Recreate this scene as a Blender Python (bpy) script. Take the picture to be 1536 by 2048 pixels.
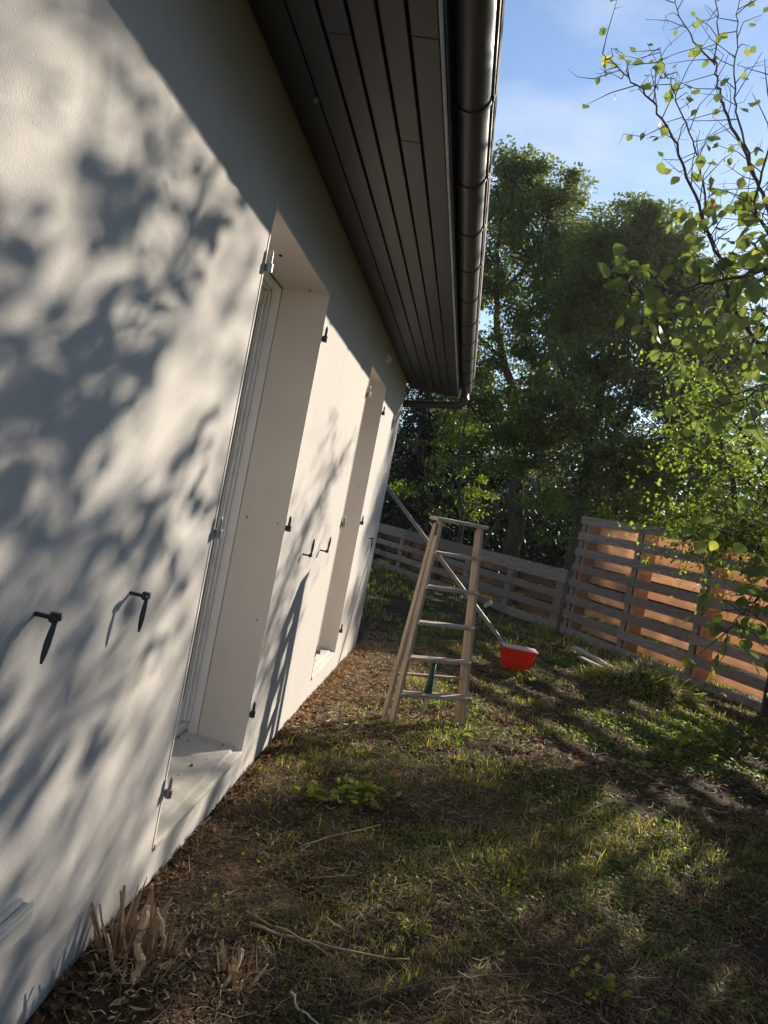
import bpy, math, random
import numpy as np
from mathutils import Vector, Matrix

for o in list(bpy.data.objects): bpy.data.objects.remove(o)
scene = bpy.context.scene
COL = scene.collection
random.seed(7); RNG = np.random.default_rng(7)

# ------------------------------------------------------------------ camera
cam_d = bpy.data.cameras.new("camera"); cam = bpy.data.objects.new("camera", cam_d); COL.objects.link(cam)
psi, pit, rol = math.radians(5.990), math.radians(-0.895), math.radians(11.034)
fw = Vector((-math.sin(psi)*math.cos(pit), math.cos(psi)*math.cos(pit), math.sin(pit)))
rt = Vector((math.cos(psi), math.sin(psi), 0)); up = rt.cross(fw)
ix = rt*math.cos(rol) + up*math.sin(rol)
iy = up*math.cos(rol) - rt*math.sin(rol)
M3 = Matrix((ix, iy, -fw)).transposed()
cam.matrix_world = Matrix.Translation((0.795, 0, 1.41)) @ M3.to_4x4()
cam_d.sensor_fit = 'VERTICAL'; cam_d.sensor_height = 36; cam_d.lens = 36*1500/2048
cam_d.clip_start = 0.02; cam_d.clip_end = 2000
scene.camera = cam

# ------------------------------------------------------------------ light, sky, exposure
SUN = Vector((1, 1.45, 0.75)).normalized()
sun_d = bpy.data.lights.new("sun", 'SUN'); sun_d.energy = 4.0; sun_d.angle = math.radians(0.8)
sun_d.color = (1.0, 0.89, 0.75)
sun = bpy.data.objects.new("sun", sun_d); COL.objects.link(sun)
sun.rotation_euler = SUN.to_track_quat('Z', 'Y').to_euler(); sun.location = SUN*30
world = bpy.data.worlds.new("World"); scene.world = world; world.use_nodes = True
nt = world.node_tree; N = nt.nodes; L = nt.links; N.clear()
wo = N.new('ShaderNodeOutputWorld'); bg = N.new('ShaderNodeBackground'); bg.inputs['Strength'].default_value = 0.076
sky = N.new('ShaderNodeTexSky'); sky.sky_type = 'NISHITA'; sky.sun_disc = False
sky.sun_elevation = math.asin(SUN.z); sky.sun_rotation = math.atan2(SUN.x, SUN.y)
sky.air_density = 1.0; sky.dust_density = 0.15; sky.ozone_density = 2.0
tc = N.new('ShaderNodeTexCoord'); mp = N.new('ShaderNodeMapping'); mp.inputs['Scale'].default_value = (1.6, 1.6, 4.2)
mp.inputs['Location'].default_value = (0.4, 0.1, 0.3)
cn = N.new('ShaderNodeTexNoise'); cn.inputs['Scale'].default_value = 2.3; cn.inputs['Detail'].default_value = 7; cn.inputs['Roughness'].default_value = 0.55
cr = N.new('ShaderNodeValToRGB'); cr.color_ramp.elements[0].position = 0.42; cr.color_ramp.elements[1].position = 0.80
cr.color_ramp.elements[1].color = (0.75, 0.75, 0.75, 1)
cm = N.new('ShaderNodeMixRGB'); cm.inputs['Color2'].default_value = (4.6, 5.0, 5.9, 1)
L.new(tc.outputs['Generated'], mp.inputs['Vector']); L.new(mp.outputs[0], cn.inputs['Vector']); L.new(cn.outputs['Fac'], cr.inputs[0])
L.new(cr.outputs[0], cm.inputs['Fac']); L.new(sky.outputs[0], cm.inputs['Color1']); L.new(cm.outputs[0], bg.inputs['Color']); L.new(bg.outputs[0], wo.inputs[0])
vs = scene.view_settings; scene.display_settings.display_device = 'sRGB'
vs.view_transform = 'Standard'; vs.look = 'None'; vs.gamma = 1; vs.exposure = 1.3; vs.use_curve_mapping = False
cy = scene.cycles
cy.use_denoising = True; cy.max_bounces = 8; cy.diffuse_bounces = 5; cy.glossy_bounces = 3; cy.transmission_bounces = 6
cy.caustics_reflective = False; cy.caustics_refractive = False; cy.sample_clamp_indirect = 6

# ------------------------------------------------------------------ materials
def mat(name, col, rough=0.7, spec=0.3, noise=None, bump=None, attr=None, metal=0.0, trans=None):
    """noise=(scale, col2, low, high[, stretch]); bump=(scale, strength, dist); attr=[(pos,col)...] read from face attribute v"""
    m = bpy.data.materials.new(name); m.use_nodes = True
    nt = m.node_tree; N = nt.nodes; L = nt.links; N.clear()
    out = N.new('ShaderNodeOutputMaterial'); b = N.new('ShaderNodeBsdfPrincipled')
    b.inputs['Roughness'].default_value = rough; b.inputs['Specular IOR Level'].default_value = spec; b.inputs['Metallic'].default_value = metal
    src = None
    tc = N.new('ShaderNodeTexCoord')
    if attr:
        a = N.new('ShaderNodeAttribute'); a.attribute_name = 'v'
        r = N.new('ShaderNodeValToRGB'); els = r.color_ramp.elements
        while len(els) < len(attr): els.new(0.5)
        for e, (p, c) in zip(els, attr): e.position = p; e.color = (*c, 1)
        L.new(a.outputs['Fac'], r.inputs[0]); src = r.outputs[0]
    if noise:
        lst = noise if isinstance(noise, list) else [noise]
        for nz in lst:
            mp = N.new('ShaderNodeMapping'); L.new(tc.outputs['Object'], mp.inputs['Vector'])
            if len(nz) > 4: mp.inputs['Scale'].default_value = nz[4]
            n = N.new('ShaderNodeTexNoise'); n.inputs['Scale'].default_value = nz[0]; n.inputs['Detail'].default_value = 6; n.inputs['Roughness'].default_value = 0.6
            L.new(mp.outputs[0], n.inputs['Vector'])
            r = N.new('ShaderNodeMapRange'); r.inputs['From Min'].default_value = nz[2]; r.inputs['From Max'].default_value = nz[3]
            L.new(n.outputs['Fac'], r.inputs['Value'])
            mx = N.new('ShaderNodeMixRGB'); mx.inputs['Color2'].default_value = (*nz[1], 1)
            if src is None: mx.inputs['Color1'].default_value = (*col, 1)
            else: L.new(src, mx.inputs['Color1'])
            L.new(r.outputs[0], mx.inputs['Fac']); src = mx.outputs[0]
    if src is None: b.inputs['Base Color'].default_value = (*col, 1)
    else: L.new(src, b.inputs['Base Color'])
    if bump:
        bl = bump if isinstance(bump, list) else [bump]; prev = None
        for bp in bl:
            n = N.new('ShaderNodeTexNoise'); n.inputs['Scale'].default_value = bp[0]; n.inputs['Detail'].default_value = 5
            if len(bp) > 3:
                mp = N.new('ShaderNodeMapping'); mp.inputs['Scale'].default_value = bp[3]; L.new(tc.outputs['Object'], mp.inputs['Vector']); L.new(mp.outputs[0], n.inputs['Vector'])
            else: L.new(tc.outputs['Object'], n.inputs['Vector'])
            bn = N.new('ShaderNodeBump'); bn.inputs['Strength'].default_value = bp[1]; bn.inputs['Distance'].default_value = bp[2]
            L.new(n.outputs['Fac'], bn.inputs['Height'])
            if prev: L.new(prev, bn.inputs['Normal'])
            prev = bn.outputs[0]
        L.new(prev, b.inputs['Normal'])
    if trans:  # (factor, tint)
        t = N.new('ShaderNodeBsdfTranslucent'); mx = N.new('ShaderNodeMixShader'); mx.inputs[0].default_value = trans[0]
        if src is not None:
            g = N.new('ShaderNodeMixRGB'); g.blend_type = 'MULTIPLY'; g.inputs['Fac'].default_value = 1; g.inputs['Color2'].default_value = (*trans[1], 1)
            L.new(src, g.inputs['Color1']); L.new(g.outputs[0], t.inputs['Color'])
        else: t.inputs['Color'].default_value = (*[c*k for c, k in zip(col, trans[1])], 1)
        L.new(b.outputs[0], mx.inputs[1]); L.new(t.outputs[0], mx.inputs[2]); L.new(mx.outputs[0], out.inputs[0])
    else: L.new(b.outputs[0], out.inputs[0])
    return m

M = {}
M['render'] = mat('wall_render', (0.53, 0.508, 0.475), 0.95, 0.15, noise=[(1.7, (0.49, 0.468, 0.436), 0.45, 0.75), (2.2, (0.465, 0.44, 0.403), 0.56, 0.76, (1, 2.2, .3)), (9, (0.455, 0.432, 0.40), 0.62, 0.8), (60, (0.465, 0.44, 0.408), 0.52, 0.85)], bump=[(230, 0.42, 0.003), (34, 0.10, 0.004)])
M['reveal'] = mat('reveal_paint', (0.68, 0.63, 0.57), 0.8, 0.2, noise=[(3, (0.62, 0.57, 0.51), 0.45, 0.8), (30, (0.42, 0.37, 0.31), 0.70, 0.78)], bump=(120, 0.15, 0.002))
M['upvc'] = mat('white_upvc', (0.74, 0.73, 0.71), 0.35, 0.45, noise=(8, (0.60, 0.57, 0.52), 0.5, 0.85))
M['sill'] = mat('sill_cement', (0.56, 0.53, 0.485), 0.85, 0.2, noise=[(4, (0.42, 0.385, 0.33), 0.42, 0.72), (22, (0.34, 0.30, 0.25), 0.60, 0.75)], bump=(90, 0.3, 0.002))
M['soffit'] = mat('soffit_board', (0.055, 0.0545, 0.054), 0.42, 0.4, noise=[(5, (0.042, 0.0415, 0.041), 0.4, 0.7, (1, 0.15, 1)), (14, (0.07, 0.069, 0.068), 0.62, 0.75, (1, .2, 1))], bump=(60, 0.06, 0.002, (1, 0.05, 1)))
M['soffit_dark'] = mat('soffit_joint_dark', (0.03, 0.03, 0.032), 0.6, 0.3)
M['trimwhite'] = mat('pale_trim', (0.55, 0.55, 0.56), 0.35, 0.5, noise=(9, (0.25, 0.25, 0.26), 0.45, 0.7, (1, .3, 1)))
M['fascia'] = mat('fascia_dark', (0.045, 0.045, 0.048), 0.5, 0.4)
M['gutter'] = mat('gutter_grey', (0.06, 0.058, 0.055), 0.45, 0.45, noise=[(3, (0.045, 0.044, 0.042), 0.4, 0.7, (1, .4, 1)), (25, (0.085, 0.08, 0.074), 0.6, 0.8)])
M['bracket'] = mat('bracket_dark', (0.05, 0.048, 0.045), 0.45, 0.5, metal=0.3)
M['roof'] = mat('roof_tile', (0.10, 0.085, 0.08), 0.85, 0.2, noise=(6, (0.16, 0.12, 0.1), 0.4, 0.7), bump=(9, 0.5, 0.02))
M['iron'] = mat('black_iron', (0.028, 0.028, 0.036), 0.45, 0.5, noise=(40, (0.07, 0.05, 0.04), 0.55, 0.75))
M['galv'] = mat('galvanised_steel', (0.42, 0.42, 0.43), 0.4, 0.5, metal=0.6, noise=(30, (0.25, 0.24, 0.23), 0.5, 0.75))
M['glass'] = mat('window_glass', (0.03, 0.035, 0.04), 0.05, 0.6)
M['rubber'] = mat('black_gasket', (0.02, 0.02, 0.02), 0.6, 0.3)
M['ventw'] = mat('vent_plastic', (0.38, 0.38, 0.37), 0.4, 0.4)
M['ladder'] = mat('ladder_wood', (0.38, 0.31, 0.245), 0.85, 0.2, noise=[(6, (0.25, 0.195, 0.155), 0.4, 0.7, (3, 3, .35)), (20, (0.42, 0.36, 0.29), 0.58, 0.72, (2, 2, .3)), (55, (0.11, 0.08, 0.06), 0.66, 0.74)], bump=(40, 0.35, 0.003, (3, 3, .2)))
M['step'] = mat('step_wood', (0.42, 0.365, 0.315), 0.85, 0.2, noise=[(9, (0.22, 0.17, 0.14), 0.4, 0.7), (40, (0.45, 0.41, 0.36), 0.6, 0.75)], bump=(50, 0.3, 0.003))
M['teal'] = mat('teal_paint', (0.035, 0.085, 0.085), 0.5, 0.4)
M['cord'] = mat('grey_cord', (0.30, 0.31, 0.30), 0.8, 0.2)
M['red'] = mat('red_plastic', (0.92, 0.095, 0.045), 0.35, 0.45, noise=(14, (0.70, 0.05, 0.02), 0.5, 0.8), trans=(0.6, (1.08, 1.2, 1.1)))
M['lid'] = mat('pale_board', (0.46, 0.37, 0.33), 0.8, 0.2, noise=(12, (0.36, 0.28, 0.24), 0.45, 0.75))
M['alu'] = mat('aluminium_bar', (0.30, 0.30, 0.29), 0.6, 0.3, metal=0.1, noise=(20, (0.36, 0.35, 0.33), 0.5, 0.75))
wood_noise = [(7, (0.145, 0.115, 0.098), 0.42, 0.72, (1, 1, 6)), (45, (0.07, 0.06, 0.056), 0.66, 0.74)]
M['slat'] = mat('grey_slat_wood', (0.2, 0.18, 0.17), 0.9, 0.15, attr=[(0, (0.20, 0.15, 0.115)), (1, (0.33, 0.25, 0.20))], noise=wood_noise, bump=(30, 0.3, 0.003, (1, 1, 8)))
M['orange'] = mat('orange_board_wood', (0.6, 0.3, 0.15), 0.85, 0.15, attr=[(0, (0.46, 0.35, 0.255)), (1, (0.54, 0.43, 0.33))], noise=[(6, (0.38, 0.27, 0.185), 0.45, 0.75, (1, 1, 7)), (5.5, (0.22, 0.09, 0.045), 0.735, 0.76)], bump=(30, 0.2, 0.002, (1, 1, 8)), trans=(0.58, (1.5, 1.38, 1.3)))
M['shaded_board'] = mat('shaded_board_wood', (0.4, 0.25, 0.15), 0.9, 0.15, attr=[(0, (0.24, 0.165, 0.115)), (1, (0.36, 0.24, 0.16))], noise=[(6, (0.17, 0.12, 0.085), 0.42, 0.72, (1, 1, 7))], bump=(30, 0.2, 0.002, (1, 1, 8)), trans=(0.3, (1.2, 1.0, 0.8)))  # same wood as the orange boards, darkened to carry the trees' shade
M['bark'] = mat('bark_grey', (0.11, 0.085, 0.065), 0.95, 0.1, noise=[(14, (0.055, 0.045, 0.036), 0.4, 0.7, (1, 1, .3)), (5, (0.15, 0.14, 0.10), 0.58, 0.75)], bump=(25, 0.6, 0.01, (1, 1, .3)))
M['twig'] = mat('twig_bark', (0.075, 0.055, 0.045), 0.9, 0.1, noise=(30, (0.12, 0.09, 0.07), 0.5, 0.8))
def leafmat(name, ramp, tf=0.5, tint=(1.5, 1.7, 0.6), rough=0.55):
    return mat(name, (0.06, 0.1, 0.02), rough, 0.25, attr=ramp, trans=(tf, tint))
M['leaf_big'] = leafmat('hazel_leaf', [(0, (0.085, 0.108, 0.04)), (0.5, (0.125, 0.148, 0.05)), (0.82, (0.22, 0.21, 0.045)), (0.93, (0.36, 0.30, 0.05)), (1, (0.26, 0.13, 0.04))], 0.56, (1.9, 2.05, 1.15))
M['leaf_shrub'] = leafmat('shrub_leaf', [(0, (0.075, 0.12, 0.025)), (0.7, (0.13, 0.18, 0.035)), (1, (0.20, 0.22, 0.045))], 0.55, (2.3, 2.4, 0.8))
M['leaf_ash'] = leafmat('ash_leaf', [(0, (0.065, 0.090, 0.042)), (0.7, (0.115, 0.145, 0.058)), (1, (0.19, 0.20, 0.065))], 0.42, (2.2, 2.3, 1.0))
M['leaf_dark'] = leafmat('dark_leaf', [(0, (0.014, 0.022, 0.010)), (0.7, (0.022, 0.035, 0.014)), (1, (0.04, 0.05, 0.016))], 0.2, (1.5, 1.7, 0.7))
M['needle'] = mat('conifer_needle', (0.03, 0.045, 0.03), 0.7, 0.2, attr=[(0, (0.022, 0.034, 0.024)), (1, (0.06, 0.07, 0.055))], trans=(0.15, (1.3, 1.4, 1.0)))
M['grass'] = mat('grass_blade', (0.1, 0.14, 0.03), 0.6, 0.25, attr=[(0, (0.07, 0.09, 0.03)), (0.4, (0.14, 0.16, 0.045)), (0.65, (0.28, 0.25, 0.085)), (1, (0.48, 0.38, 0.20))], trans=(0.48, (1.7, 1.7, 0.9)))
M['straw'] = mat('dry_straw', (0.3, 0.22, 0.12), 0.75, 0.2, attr=[(0, (0.045, 0.031, 0.02)), (0.4, (0.17, 0.12, 0.072)), (0.78, (0.40, 0.295, 0.175)), (1, (0.66, 0.57, 0.42))], trans=(0.2, (1.2, 1.1, 0.9)))
M['deadleaf'] = mat('dead_leaf', (0.15, 0.08, 0.04), 0.8, 0.2, attr=[(0, (0.05, 0.03, 0.018)), (0.5, (0.15, 0.085, 0.04)), (0.85, (0.42, 0.27, 0.14)), (1, (0.52, 0.40, 0.20))], trans=(0.25, (1.4, 1.1, 0.7)))
M['weed'] = leafmat('weed_leaf', [(0, (0.10, 0.16, 0.03)), (0.6, (0.20, 0.25, 0.045)), (1, (0.36, 0.34, 0.06))], 0.45, (1.5, 1.6, 0.7))
M['splinter'] = mat('splintered_wood', (0.44, 0.30, 0.17), 0.85, 0.15, attr=[(0, (0.26, 0.16, 0.085)), (1, (0.66, 0.49, 0.30))], noise=(20, (0.38, 0.25, 0.14), 0.45, 0.75, (3, 3, .25)), bump=(60, 0.5, 0.003, (3, 3, .15)))

# ground material: soil / straw litter / moss mixed by noise
def ground_mat():
    m = mat('soil_and_litter', (0.045, 0.031, 0.021), 0.95, 0.1,
            noise=[(1.1, (0.105, 0.068, 0.04), 0.45, 0.68), (0.7, (0.04, 0.045, 0.018), 0.52, 0.70), (28, (0.17, 0.12, 0.07), 0.58, 0.74), (70, (0.02, 0.015, 0.011), 0.50, 0.66)],
            bump=[(45, 0.9, 0.02), (140, 0.8, 0.008), (9, 0.6, 0.04)])
    return m
M['ground'] = ground_mat()

# ------------------------------------------------------------------ helpers
class MB:
    def __init__(s): s.v = []; s.f = []; s.a = []
    def add(s, vs, fs, val=0.5):
        o = len(s.v); s.v += [tuple(p) for p in vs]; s.f += [tuple(i+o for i in f) for f in fs]; s.a += [val]*len(fs); return s
    def box(s, a, b, val=0.5):
        x0, y0, z0 = a; x1, y1, z1 = b
        return s.add([(x0,y0,z0),(x1,y0,z0),(x1,y1,z0),(x0,y1,z0),(x0,y0,z1),(x1,y0,z1),(x1,y1,z1),(x0,y1,z1)],
                     [(0,3,2,1),(4,5,6,7),(0,1,5,4),(1,2,6,5),(2,3,7,6),(3,0,4,7)], val)
    def obox(s, c, ax, ay, az, val=0.5):
        c = Vector(c); ax, ay, az = Vector(ax), Vector(ay), Vector(az)
        P = [c+ax*i+ay*j+az*k for k in (-1,1) for (i,j) in ((-1,-1),(1,-1),(1,1),(-1,1))]
        fs = [(0,3,2,1),(4,5,6,7),(0,1,5,4),(1,2,6,5),(2,3,7,6),(3,0,4,7)]
        if ax.cross(ay).dot(az) < 0: fs = [f[::-1] for f in fs]
        return s.add(P, fs, val)
    def beam(s, p, q, w, h, side, val=0.5):
        """rectangular bar p->q, w across `side`, h across the third axis"""
        p, q = Vector(p), Vector(q); d = q-p; l = d.length; d = d.normalized()
        sd = Vector(side); sd = (sd - d*sd.dot(d)).normalized(); t = d.cross(sd)
        return s.obox((p+q)/2, d*l/2, sd*w/2, t*h/2, val)
    def tube(s, pts, rad, n=8, val=0.5, cap=True):
        pts = [Vector(p) for p in pts]
        if not hasattr(rad, '__len__'): rad = [rad]*len(pts)
        o = []; prev = None
        for i, p in enumerate(pts):
            d = (pts[min(i+1, len(pts)-1)] - pts[max(i-1, 0)]).normalized()
            if prev is None:
                ref = Vector((0,0,1)) if abs(d.z) < 0.9 else Vector((1,0,0)); u = d.cross(ref).normalized()
            else:
                u = prev - d*prev.dot(d); u = u.normalized() if u.length > 1e-6 else d.orthogonal().normalized()
            prev = u; w = d.cross(u)
            o += [p + (u*math.cos(2*math.pi*k/n) + w*math.sin(2*math.pi*k/n))*rad[i] for k in range(n)]
        fs = []
        for i in range(len(pts)-1):
            for k in range(n):
                fs.append((i*n+k, i*n+(k+1)%n, (i+1)*n+(k+1)%n, (i+1)*n+k))
        if cap: fs.append(tuple(range(n))[::-1]); fs.append(tuple((len(pts)-1)*n+k for k in range(n)))
        return s.add(o, fs, val)
    def build(s, name, m, parent=None, smooth=False, bevel=0, loc=None):
        me = bpy.data.meshes.new(name); me.from_pydata(s.v, [], s.f); me.update()
        at = me.attributes.new('v', 'FLOAT', 'FACE'); at.data.foreach_set('value', s.a)
        if smooth: me.polygons.foreach_set('use_smooth', [True]*len(me.polygons))
        me.materials.append(m)
        o = bpy.data.objects.new(name, me); COL.objects.link(o)
        if parent: o.parent = parent
        if loc: o.location = loc
        if bevel:
            b = o.modifiers.new('bevel', 'BEVEL'); b.width = bevel; b.segments = 2; b.limit_method = 'ANGLE'
        return o

def tag(o, label=None, cat=None, group=None, kind=None):
    if label: o['label'] = label
    if cat: o['category'] = cat
    if group: o['group'] = group
    if kind: o['kind'] = kind
    return o
def empty(name, loc=(0,0,0), rz=0):
    o = bpy.data.objects.new(name, None); COL.objects.link(o); o.location = loc; o.rotation_euler = (0,0,rz); o.empty_display_size = 0.1; return o
def dup(root, loc, rz=0):
    c = root.copy(); COL.objects.link(c); c.location = loc; c.rotation_euler = (0,0,rz)
    for ch in list(root.children):
        k = ch.copy(); COL.objects.link(k); k.parent = c
    return c
def np_mesh(name, V, F, vals, m, parent=None, smooth=False):
    """V (n,3); F (m,k) all faces k-gons; vals per face"""
    me = bpy.data.meshes.new(name); n, k = F.shape
    me.vertices.add(len(V)); me.vertices.foreach_set('co', np.ascontiguousarray(V, dtype=np.float32).ravel())
    me.loops.add(n*k); me.loops.foreach_set('vertex_index', np.ascontiguousarray(F, dtype=np.int32).ravel())
    me.polygons.add(n); me.polygons.foreach_set('loop_start', np.arange(0, n*k, k, dtype=np.int32))
    try: me.polygons.foreach_set('loop_total', np.full(n, k, dtype=np.int32))
    except Exception: pass
    me.update(calc_edges=True); me.validate()
    at = me.attributes.new('v', 'FLOAT', 'FACE'); at.data.foreach_set('value', np.asarray(vals, dtype=np.float32))
    if smooth: me.polygons.foreach_set('use_smooth', np.ones(n, dtype=bool))
    me.materials.append(m)
    o = bpy.data.objects.new(name, me); COL.objects.link(o)
    if parent: o.parent = parent
    return o
def unit(a): return a/np.maximum(np.linalg.norm(a, axis=-1, keepdims=True), 1e-9)
# numpy value noise, used to place things
_tab = np.random.default_rng(3).random((256, 256))
def vnoise(x, y, sc=1.0, off=0):
    x = np.asarray(x)*sc+off*17.3+100; y = np.asarray(y)*sc+off*9.1+100
    xi = np.floor(x).astype(int); yi = np.floor(y).astype(int); fx = x-xi; fy = y-yi
    fx = fx*fx*(3-2*fx); fy = fy*fy*(3-2*fy); g = lambda i, j: _tab[i % 256, j % 256]
    return (g(xi,yi)*(1-fx)+g(xi+1,yi)*fx)*(1-fy)+(g(xi,yi+1)*(1-fx)+g(xi+1,yi+1)*fx)*fy
def gh(x, y):
    """height of the ground"""
    x = np.asarray(x, dtype=float); y = np.asarray(y, dtype=float)
    h = 0.045*(vnoise(x, y, 1.3)-0.5) + 0.03*(vnoise(x, y, 3.7, 1)-0.5) + 0.016*(vnoise(x, y, 9, 2)-0.5)
    h = h*np.clip(0.25+x*1.6, 0.25, 1) - 0.012
    h -= 0.055*np.clip((y-5.0)/2.4, 0, 1)*np.clip(1-x/1.2, 0, 1)
    h += 0.10*np.exp(-(((x-0.2)/0.28)**2+((y-1.95)/0.3)**2))*0.5
    return h
def leaves(name, C, D, size, vals, m, parent=None, ratio=0.62, fold=0.25, droop=0.0, rng=RNG, simple=False, flat=0.35):
    """leaf blades: C centres of the leaf base, D direction of the midrib, size length"""
    n = len(C); D = unit(D)
    up_ = np.tile(np.array([0,0,1.0]), (n,1)) + rng.normal(0, flat, (n,3))
    S = unit(np.cross(D, up_)); Nn = unit(np.cross(S, D)); size = np.asarray(size)[:, None]
    if simple:
        w = size*ratio*0.5
        P = np.stack([C, C+D*size*.45+S*w+Nn*size*fold*.3, C+D*size, C+D*size*.45-S*w+Nn*size*fold*.3], 1)
        F = np.arange(4*n).reshape(n, 4)
        return np_mesh(name, P.reshape(-1,3), F, vals, m, parent)
    prof = [(0.0, 0.0), (0.12, 0.30), (0.35, 0.5), (0.62, 0.44), (0.85, 0.2), (1.0, 0.0)]
    rows = []
    for t, w in prof:
        mid = C + D*size*t - Nn*size*droop*t*t
        if w == 0: rows.append([mid])
        else:
            off = S*size*ratio*w*1.0; lift = Nn*size*fold*w*ratio
            wob = Nn*size*0.05*rng.normal(0, 1, (n,1))
            rows.append([mid-off+lift+wob, mid, mid+off+lift-wob])
    cols = [c for r in rows for c in r]; K = len(cols)   # 1+3*4+1 = 14
    P = np.stack(cols, 1)
    q = []
    for r in range(3):
        a = 1+3*r
        q += [(a, a+1, a+4, a+3), (a+1, a+2, a+5, a+4)]
    # ends as degenerate-free triangles merged into quads through the tip/base
    q += [(0, 2, 1, 0), (0, 3, 2, 0)]
    quads = np.array(q[:6]); tris_b = np.array([(0,2,1),(0,3,2)]); a = 10; tris_t = np.array([(a,a+1,13),(a+1,a+2,13)])
    base = (np.arange(n)*K)[:, None, None]
    Fq = (base+quads[None]).reshape(-1, 4); Ft = (base+np.concatenate([tris_b, tris_t])[None]).reshape(-1, 3)
    # split quads to triangles so that one polygon size is used
    T = np.concatenate([Fq[:, [0,1,2]], Fq[:, [0,2,3]], Ft])
    vq = np.repeat(vals, 6); vt = np.repeat(vals, 4)
    return np_mesh(name, P.reshape(-1,3), T, np.concatenate([vq, vq, vt]), m, parent, smooth=True)

# ------------------------------------------------------------------ ground
def build_ground():
    xs = np.concatenate([[-60,-40,-20,-8,-4,-2], np.arange(-1.2, 6, .06), np.arange(6, 12, .4), [14, 20, 40, 60]])
    ys = np.concatenate([[-60,-30,-8,-2,0,.6], np.arange(1, 9, .06), np.arange(9, 20, .3), [22, 30, 45, 62]])
    X, Y = np.meshgrid(xs, ys, indexing='ij'); Z = gh(X, Y)
    V = np.stack([X, Y, Z], -1).reshape(-1, 3); nx, ny = len(xs), len(ys)
    i = np.arange(nx-1)[:, None]*ny + np.arange(ny-1)[None]
    F = np.stack([i, i+ny, i+ny+1, i+1], -1).reshape(-1, 4)
    o = np_mesh('ground', V, F, np.zeros(len(F)), M['ground'], smooth=True); tag(o, 'rough brown garden soil under dry grass', None, None, 'structure'); return o
build_ground()

# ------------------------------------------------------------------ house
house = tag(empty('house', (0,0,0)), 'white rendered house wall with two deep door openings and a dark grey eave', 'house')
Y0, YC = -4.0, 7.36; ZS = 2.595
OP = [(2.395, 3.40), (4.995, 5.93)]; ZB, ZT = 0.14, 2.29
w = MB()
T = -0.40
def wbox(y0, y1, z0, z1): w.box((T, y0, z0), (0, y1, z1))
wbox(Y0, OP[0][0], -.4, 2.9); wbox(OP[0][1], OP[1][0], -.4, 2.9); wbox(OP[1][1], YC, -.4, 2.9)
for a, b in OP: wbox(a, b, -.4, ZB-0.012); wbox(a, b, ZT, 2.9)
# gable wall, side and back
w.box((-7, YC-.3, -.4), (T, YC, 2.9)); w.box((-7, Y0, -.4), (T, Y0+.3, 2.9)); w.box((-7.3, Y0, -.4), (-7, YC, 2.9))
w.add([(0, YC, 2.9), (-7.3, YC, 2.9), (-3.65, YC, 4.9), (0, YC-.3, 2.9), (-7.3, YC-.3, 2.9), (-3.65, YC-.3, 4.9)], [(0,2,1),(3,4,5),(0,3,5,2),(2,5,4,1),(1,4,3,0)])
w.build('wall', M['render'], house)
# soffit: boards with dark joints
GX = [0.0, 0.105, 0.191, 0.268, 0.347, 0.423, 0.505]
ys_end = 7.77
sf = MB()
joints = [[], [], [3.4], [1.95, 5.2], [4.1], [2.48, 6.3], [1.92, 4.9]]
for k in range(6):
    cuts = [Y0] + joints[k+1 if k+1 < len(joints) else 0] + [ys_end]
    for a, b in zip(cuts[:-1], cuts[1:]):
        x0 = GX[k] + (0.004 if k else 0.001); x1 = GX[k+1]-0.004
        zz = ZS + (0.006 if k == 0 else 0)
        sf.box((x0, a+.001, zz), (x1, b-.001, zz+.016))
so = sf.build('soffit', M['soffit'], house, bevel=0.003)
jb = MB(); jb.box((0.002, Y0, ZS+.0165), (0.505, ys_end, ZS+.02)); jb.build('soffit_backing', M['soffit_dark'], so)
# small metal cap on the first soffit board
kn = MB(); kn.tube([(0.10, 2.29, ZS+.004), (0.10, 2.29, ZS-.006), (0.10, 2.29, ZS-.011)], [0.012, 0.011, 0.005], 10); kn.build('soffit_screw', M['galv'], so, True)
fa = MB(); fa.box((0.505, Y0, ZS-.012), (0.513, ys_end+.004, ZS+.03)); fa.build('soffit_trim', M['trimwhite'], house, bevel=.002)
fb = MB(); fb.box((0.5145, Y0, ZS+.004), (0.518, ys_end+.008, ZS+.19)); fb.build('fascia', M['fascia'], house, bevel=.002)
gb = MB(); gb.box((-7.2, YC+.002, ZS+.05), (0.50, ys_end, ZS+.075)); gb.build('gable_soffit', M['soffit'], house)
# gutter: half round trough with rolled lip
GC = (0.575, 2.690); GR = 0.056; GE = 7.74
def gutter_ring(y, r):
    pts = []
    for k in range(19):
        a = math.pi + math.pi*k/18
        pts.append((GC[0]+r*math.cos(a), y, GC[1]+r*math.sin(a)))
    return pts
g = MB(); ysn = np.linspace(Y0, GE, 24)
ring = []
for y in ysn:
    o_ = gutter_ring(y, GR); i_ = gutter_ring(y, GR-.003)[::-1]
    ring.append(o_+i_)
n = len(ring[0]); vs_ = [p for r in ring for p in r]; fs_ = []
for i in range(len(ysn)-1):
    for k in range(n): fs_.append((i*n+k, (i+1)*n+k, (i+1)*n+(k+1)%n, i*n+(k+1)%n))
g.add(vs_, fs_)
g.tube([(GC[0]+GR+.003, Y0, GC[1]+.002), (GC[0]+GR+.003, GE, GC[1]+.002)], 0.006, 8)
for y in (Y0, GE):
    e = gutter_ring(y, GR); g.add(e+[(p[0], y+(.004 if y > 0 else -.004), p[2]) for p in e], [tuple(range(19)), tuple(range(37, 18, -1))])
gut = g.build('gutter', M['gutter'], house, True)
m_ = gut.modifiers.new('es', 'EDGE_SPLIT'); m_.split_angle = math.radians(50)
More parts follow.
